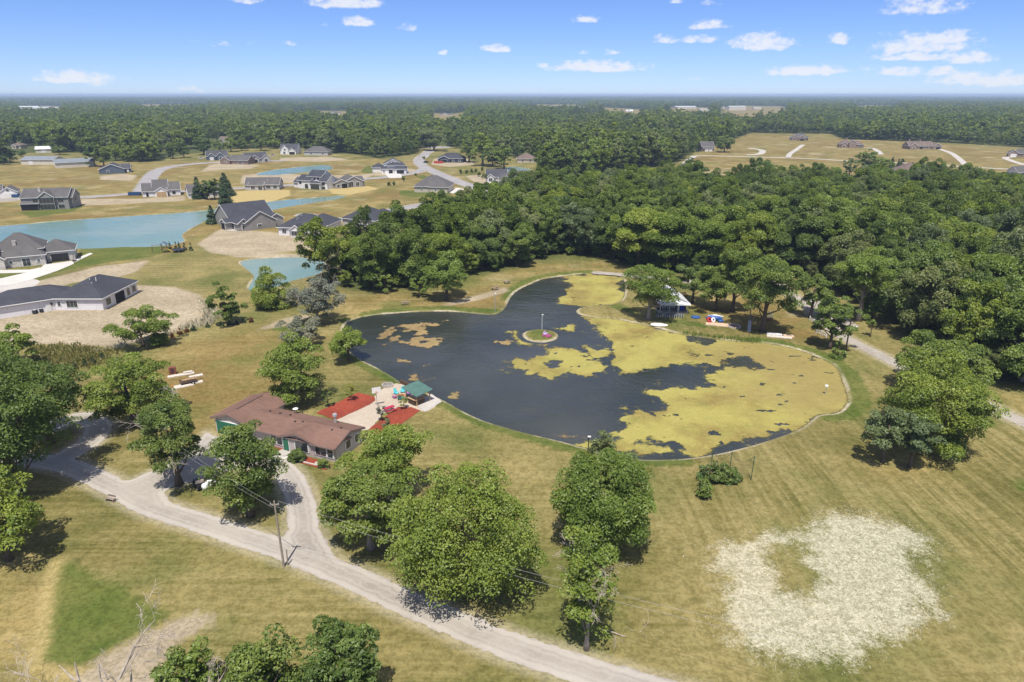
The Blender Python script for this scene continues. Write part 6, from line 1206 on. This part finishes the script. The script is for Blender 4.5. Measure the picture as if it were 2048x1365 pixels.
# ================================================================== PAVILION LAWN
BLUE = simple('blue_vinyl', (0.035,0.10,0.30), 0.4, 0.25); RED = simple('red_vinyl', (0.40,0.03,0.03), 0.4, 0.15)
o = tag(MB().lathe([(1.05,0),(1.15,0.18),(1.05,0.32),(0.85,0.22),(0.1,0.2)],18,(0,0,0),1.0,0.75).build('paddling_pool', BLUE, None, True), 'flat blue inflatable on the lawn right of the pavilion', 'inflatable'); o.location = P(1391,636)
o = tag(MB().box((0,0,0.08),(5.0,2.2,0.16)).build('wooden_deck', simple('tan_deck', (0.55,0.40,0.27), 0.8, 0.15, 1.0)), 'tan plywood deck under the water toys', 'deck'); o.location = P(1434,650); o.rotation_euler = (0,0,-0.3)
t = thing('inflatable_raft', 'blue and white inflatable raft heaped behind the plywood deck', 'inflatable', P(1430,642), -0.2); m = MB(); m.tube([(-2.0,0,0.5),(-1.0,0.3,0.7),(0.3,0.1,0.6),(1.6,-0.1,0.5)],[0.3,0.55,0.55,0.35],12); m.build('body', BLUE, t, True); m = MB(); m.tube([(-1.6,0.5,1.0),(0,0.5,1.2),(1.8,0.3,1.0)],[0.15,0.22,0.15],10); m.build('backrest', WHITE, t, True); m = MB(); m.tube([(0.6,-0.9,0.25),(1.8,-0.9,0.3)],[0.35,0.3],12); m.build('float_tube', BLUE, t, True)
def ring_(label, px, r, rr, mat, tilt=1.2):
    o = MB(); n = 18; vs = []; fs = []
    for i in range(n):
        for j in range(8):
            a, c = i*2*math.pi/n, j*math.pi/4; vs.append(((r+rr*math.cos(c))*math.cos(a), (r+rr*math.cos(c))*math.sin(a), rr*math.sin(c)))
            fs.append((i*8+j, i*8+(j+1) % 8, ((i+1) % n)*8+(j+1) % 8, ((i+1) % n)*8+j))
    o.add(vs, fs); q = tag(o.build('swim_ring', mat, None, True), label, 'swim ring'); q.location = P(*px) + Vector((0,0,(r+rr)*math.sin(tilt)+0.05)); q.rotation_euler = (tilt,0,0.5)
ring_('white swim ring standing against the plywood deck', (1426,645.5), 0.42, 0.2, WHITE); ring_('red swim ring lying left of the white swim ring', (1419,645), 0.55, 0.25, RED, 0.7)
t = thing('rowing_boat', 'white upturned boat on the bank below the pavilion', 'boat', P(1318,651), -0.25); m = MB(); prof = [(-1.9,0.35,0.1),(-1.7,0.62,0.42),(-0.6,0.72,0.5),(0.6,0.66,0.5),(1.5,0.35,0.42),(2.0,0.04,0.2)]; vs = []; fs = []
for x, w, h in prof: vs += [(x,-w,0.02),(x,-w*0.8,h*0.75),(x,0,h),(x,w*0.8,h*0.75),(x,w,0.02)]
for i in range(len(prof)-1):
    for j in range(4): fs.append((i*5+j,i*5+j+1,(i+1)*5+j+1,(i+1)*5+j))
m.add(vs, fs + [(0,1,2,3,4)]); m.build('hull', simple('white_hull', (0.74,0.74,0.70), 0.4, 0.08), t, True); m = MB(); m.tube([(-1.9,0,0.22),(0,0,0.54),(1.9,0,0.3)],0.04,5); m.build('keel', WHITE, t)
o = tag(MB().box((0,0,0.4),(1.8,0.35,0.06)).box((-0.7,0,0.2),(0.08,0.3,0.4)).box((0.7,0,0.2),(0.08,0.3,0.4)).build('bench', OLDWOOD), 'plain plank bench at the foot of the pond point tree', 'bench'); o.location = P(1292,641); o.rotation_euler = (0,0,-0.2)
t = thing('wooden_ramp', 'steep grey wooden slide ramp leaning on the pond lawn', 'ramp', P(1498,664), 1.25); m = MB(); m.box((1.3,0,0.9),(3.4,0.7,0.08), ry=-0.55); m.build('board', simple('grey_board', (0.42,0.39,0.38), 0.8, 0.2), t)
for s in (-1,1): m = MB(); m.tube([(2.6,0.3*s,0),(2.5,0.3*s,1.7)],0.06,6); m.build('leg', OLDWOOD, t)
t = thing('dock_section', 'pale floating dock sections laid on the pond bank', 'dock', P(1552,672), -0.28)
m = MB(); m.box((-0.3,0.5,0.15),(3.2,1.3,0.28)); m.build('section', simple('white_deck', (0.62,0.61,0.58), 0.7, 0.1), t); m = MB(); m.box((2.6,0.3,0.13),(2.2,1.4,0.24)); m.build('section', simple('tan_deck', (0.55,0.40,0.27), 0.8, 0.15, 1.0), t); m = MB(); m.box((0.6,-0.9,0.10),(5.2,1.2,0.16)); m.build('section', simple('old_slab', (0.56,0.50,0.42), 0.9, 0.2), t)
t = thing('lattice_stand', 'white lattice stand on a brown wooden base beside the large bank tree', 'stand', P(1539,642), 0.2); m = MB(); m.box((0,0,0.5),(1.2,0.9,0.5)); m.build('base', simple('brown_base', (0.26,0.13,0.07), 0.8, 0.25), t)
for x in (-0.55,0,0.55): m = MB(); m.box((x,0,1.6),(0.08,0.06,1.8)); m.build('slat', PW, t)
for z in (0.85,1.5,2.1): m = MB(); m.box((0,-0.06,z),(1.25,0.05,0.1)); m.build('rail', PW, t)
def rail_fence(label, a, b, n):
    a, b = P(*a), P(*b); L = (b-a).length; t = thing('rail_fence', label, 'fence', a, math.atan2(b.y-a.y, b.x-a.x))
    for k in range(n+1): m = MB(); m.box((L*k/n,0,0.6),(0.15,0.15,1.2)); m.build('post', PW, t)
    for z in (0.55,1.0): m = MB(); m.box((L/2,-0.09,z),(L,0.04,0.16)); m.build('rail', PW, t)
rail_fence('white two rail fence length by the round crowned tree', (1619,642), (1637,655), 2); rail_fence('white two rail fence length behind the narrow ragged tree', (1632,668), (1652,676), 2); rail_fence('short white rail length beyond the narrow ragged tree', (1660,652), (1676,668), 2)
t = thing('pedal_boat', 'pink and purple pedal boat beached on the pond islet', 'boat', P(1093,673), -0.5); m = MB(); m.box((0,0,0.22),(1.9,1.15,0.3),taper=0.85); m.box((0.8,0,0.28),(0.5,1.0,0.26),taper=0.6); m.build('hull', simple('pink_plastic', (0.36,0.07,0.17), 0.4, 0.12), t)
for s in (-1,1): m = MB(); m.box((-0.2,0.32*s,0.55),(0.6,0.45,0.2)); m.box((-0.55,0.32*s,0.78),(0.12,0.45,0.5)); m.build('seat', simple('lilac_plastic', (0.55,0.40,0.62), 0.4, 0.1), t)
for lab, px, rz, c in (('red picnic bench behind the pavilion', (1366,592), 0.4, (0.30,0.06,0.05)), ('dark bench by the gravel road bend', (1580,622), 0.0, (0.05,0.04,0.035))): picnic_table(lab, px, rz, simple('paint_%d' % int(c[0]*100), c, 0.7, 0.2), 1.8)

# ---- subdivision vehicles, dumpsters, playset
def car(label, px, rz, col, kind='car'):
    t = thing('parked_car', label, kind, P(*px), rz); m = MB(); m.box((0,0,0.62),(4.5,1.8,0.6)); m.build('body', simple('car_' + col[0], col[1], 0.25, 0.08), t); m = MB(); m.box((-0.2,0,1.18),(2.4,1.6,0.55),taper=0.78); m.build('cabin', GLASS, t)
    for x in (1.4,-1.4):
        for y in (-0.85,0.85): wheel(t, (x,y,0.34), 0.34, 0.22)
car('dark car on the subdivision street near the cul-de-sac', (852,326), 1.0, ('black', (0.03,0.03,0.035))); car('white pickup parked left of the navy blue gabled house', (403,318), 0.2, ('white', (0.7,0.7,0.68)), 'pickup'); car('grey car before the white gabled house at the left edge', (12,392), 0.2, ('grey', (0.2,0.2,0.21))); car('dark car beside the barn by the hay field', (1396,304), 0.5, ('navy', (0.03,0.04,0.06))); car('white van behind the grey and white gabled house', (546,312), 0.8, ('cream', (0.66,0.64,0.6)), 'van')
def dumpster(label, px, rz, mat, L=6.0):
    t = thing('dumpster', label, 'dumpster', P(*px), rz); m = MB()
    for c, d in (((0,-1.15,0.85),(L,0.1,1.5)),((0,1.15,0.85),(L,0.1,1.5)),((-L/2,0,0.85),(0.1,2.2,1.5)),((L/2,0,0.85),(0.1,2.2,1.5)),((0,0,0.15),(L,2.2,0.1))): m.box(c, d)
    m.build('bin', mat, t)
    for k in range(5): m = MB(); m.box((-L/2+0.8+k*(L-1.6)/4,-1.25,0.85),(0.12,0.1,1.4)); m.build('rib', mat, t)
DB = simple('blue_steel', (0.03,0.07,0.17), 0.5, 0.2)
dumpster('red roll off dumpster before the navy house', (877,327), 0.1, simple('red_steel', (0.42,0.06,0.045), 0.5, 0.2), 7.0); dumpster('dark blue dumpster left of the half built wrapped house', (270,391), 0.1, DB); dumpster('blue dumpster before the white gabled house at the left edge', (28,395), 0.1, DB)
t = thing('playset', 'wooden playset with blue canopy and yellow slide on the lake lawn', 'playset', P(330,505), 0.3)
for x in (-0.8,0.8):
    for y in (-0.8,0.8): m = MB(); m.box((x,y,1.5),(0.14,0.14,3.0)); m.build('post', simple('cedar', (0.20,0.11,0.06), 0.8, 0.25), t)
m = MB(); m.box((0,0,1.4),(1.9,1.9,0.12)); m.build('deck', _mats['cedar'], t); m = MB(); roof_mesh(m, -0.9, 0.9, -0.9, 0.9, 2.9, 'gy', 0.7, 0.2, 0.08); m.build('canopy', simple('slate_blue_canvas', (0.10,0.13,0.2), 0.7, 0.1), t)
m = MB(); m.box((1.9,-0.9,0.75),(2.6,0.5,0.08), ry=0.55); m.build('slide', simple('yellow_plastic', (0.65,0.45,0.04), 0.4, 0.08), t); m = MB(); m.tube([(-0.9,0,2.6),(-3.6,0,2.6)],0.08,6); m.tube([(-3.6,0,2.6),(-3.9,0.9,0)],0.07,6); m.tube([(-3.6,0,2.6),(-3.9,-0.9,0)],0.07,6); m.build('swing_frame', _mats['cedar'], t)
t = thing('trampoline', 'round black trampoline beside the playset', 'trampoline', P(357,504), 0.0); m = MB(); m.lathe([(2.0,0.78),(2.05,0.85),(1.8,0.88),(0.2,0.86)],20); m.build('mat', DARKMETAL, t)
for k in range(6): a = k*math.pi/3; m = MB(); m.tube([(2*math.cos(a),2*math.sin(a),0),(2*math.cos(a),2*math.sin(a),0.8)],0.04,5); m.build('leg', GALV, t)

# ================================================================== WEEDS AND REEDS
def blades(name, label, field, bbox, n, h, w, mat, seed, cat='weeds', lean=0.35):
    rs = np.random.RandomState(seed); x = rs.uniform(bbox[0], bbox[1], n); y = rs.uniform(bbox[2], bbox[3], n); k = field(x, y) > rs.uniform(-0.6, 1.0, n); x, y = x[k], y[k]; n = len(x)
    a = rs.uniform(0, 6.28, n); H = h*rs.uniform(0.5, 1.3, n); W_ = w*rs.uniform(0.6, 1.4, n); dx, dy = np.cos(a)*W_/2, np.sin(a)*W_/2; lx, ly = rs.normal(0, lean, n)*H, rs.normal(0, lean, n)*H; z = np.full(n, -0.03)
    V = np.stack([np.stack([x-dx, y-dy, z], 1), np.stack([x+dx, y+dy, z], 1), np.stack([x+lx+dx*0.8, y+ly+dy*0.8, z+H], 1), np.stack([x+lx-dx*0.8, y+ly-dy*0.8, z+H], 1)], 1).reshape(-1, 3)
    o = link(name, np_mesh(name, V, np.arange(n*4).reshape(-1, 4), mat, {'tint': np.repeat(rs.rand(n), 4)})); struct(o, 'stuff'); tag(o, label, cat)
M_STRAW = leaf_material('dry_seed_heads', (0.38, 0.345, 0.215), (0.62, 0.58, 0.44), (0.74, 0.70, 0.57), 0.3)
blades('dry_weeds', 'sun bleached weeds in the large pale patch on the right field', lambda X, Y: 0.55*np.minimum(np.minimum(sdf_poly(X, Y, WEED), -sdf_poly(X, Y, WEED_HOLE))*0.35 + 1.2*fbm(X*0.35, Y*0.35, 6, 4) - 0.55, 1.1), bbox_of(WEED, 2), 46000, 0.13, 0.055, M_STRAW, 61, 'weeds', 0.7)
SCRUB = PP([(395,598),(425,612),(440,640),(420,650),(370,662),(330,672),(240,695),(200,702),(250,690),(345,664),(405,640),(408,615)])
blades('dry_weeds', 'pale dry scrub along the edge of the sand lot', lambda X, Y: np.minimum(sdf_poly(X, Y, SCRUB)*0.8 + 1.5*fbm(X*0.4, Y*0.4, 7, 3), 0.8), bbox_of(SCRUB, 2), 16000, 0.8, 0.16, M_STRAW, 62)
blades('tall_grass', 'green reeds on the bank below the pavilion lawn', lambda X, Y: np.minimum(sdf_line(X, Y, PP([(1375,668),(1400,672),(1450,677),(1510,682)]), 0.9) + 0.8*fbm(X*0.5, Y*0.5, 8, 3), 0.9), bbox_of(PP([(1375,668),(1510,682)]), 4), 6000, 0.6, 0.12, LEAF['light'], 63, 'reeds', 0.15)
blades('rough_grass', 'coarse rough grass at the edge of the sand lot by the left tree', lambda X, Y: np.minimum(sdf_poly(X, Y, PP([(60,690),(175,696),(250,700),(190,730),(130,745),(70,720)]))*0.5 + 1.2*fbm(X*0.3, Y*0.3, 9, 3), 0.8), bbox_of(PP([(60,690),(250,700),(130,745)]), 3), 14000, 0.6, 0.18, leaf_material('rough_grass', (0.12,0.13,0.03), (0.30,0.27,0.09), (0.42,0.36,0.16)), 65, 'grass')

# ================================================================== AIR
hb = NT('haze_air'); vp = hb.new('ShaderNodeVolumePrincipled'); vp.inputs['Color'].default_value = (0.62, 0.78, 1.0, 1); vp.inputs['Density'].default_value = 0.00013; vp.inputs['Anisotropy'].default_value = 0.0
hb.t.links.new(vp.outputs[0], hb.out.inputs['Volume'])
haze = MB().box((0, 15600, 28.5), (56000, 33600, 63)).build('haze', hb.m); struct(haze, 'stuff'); tag(haze, 'thin blue summer haze over the distant woods', 'haze')
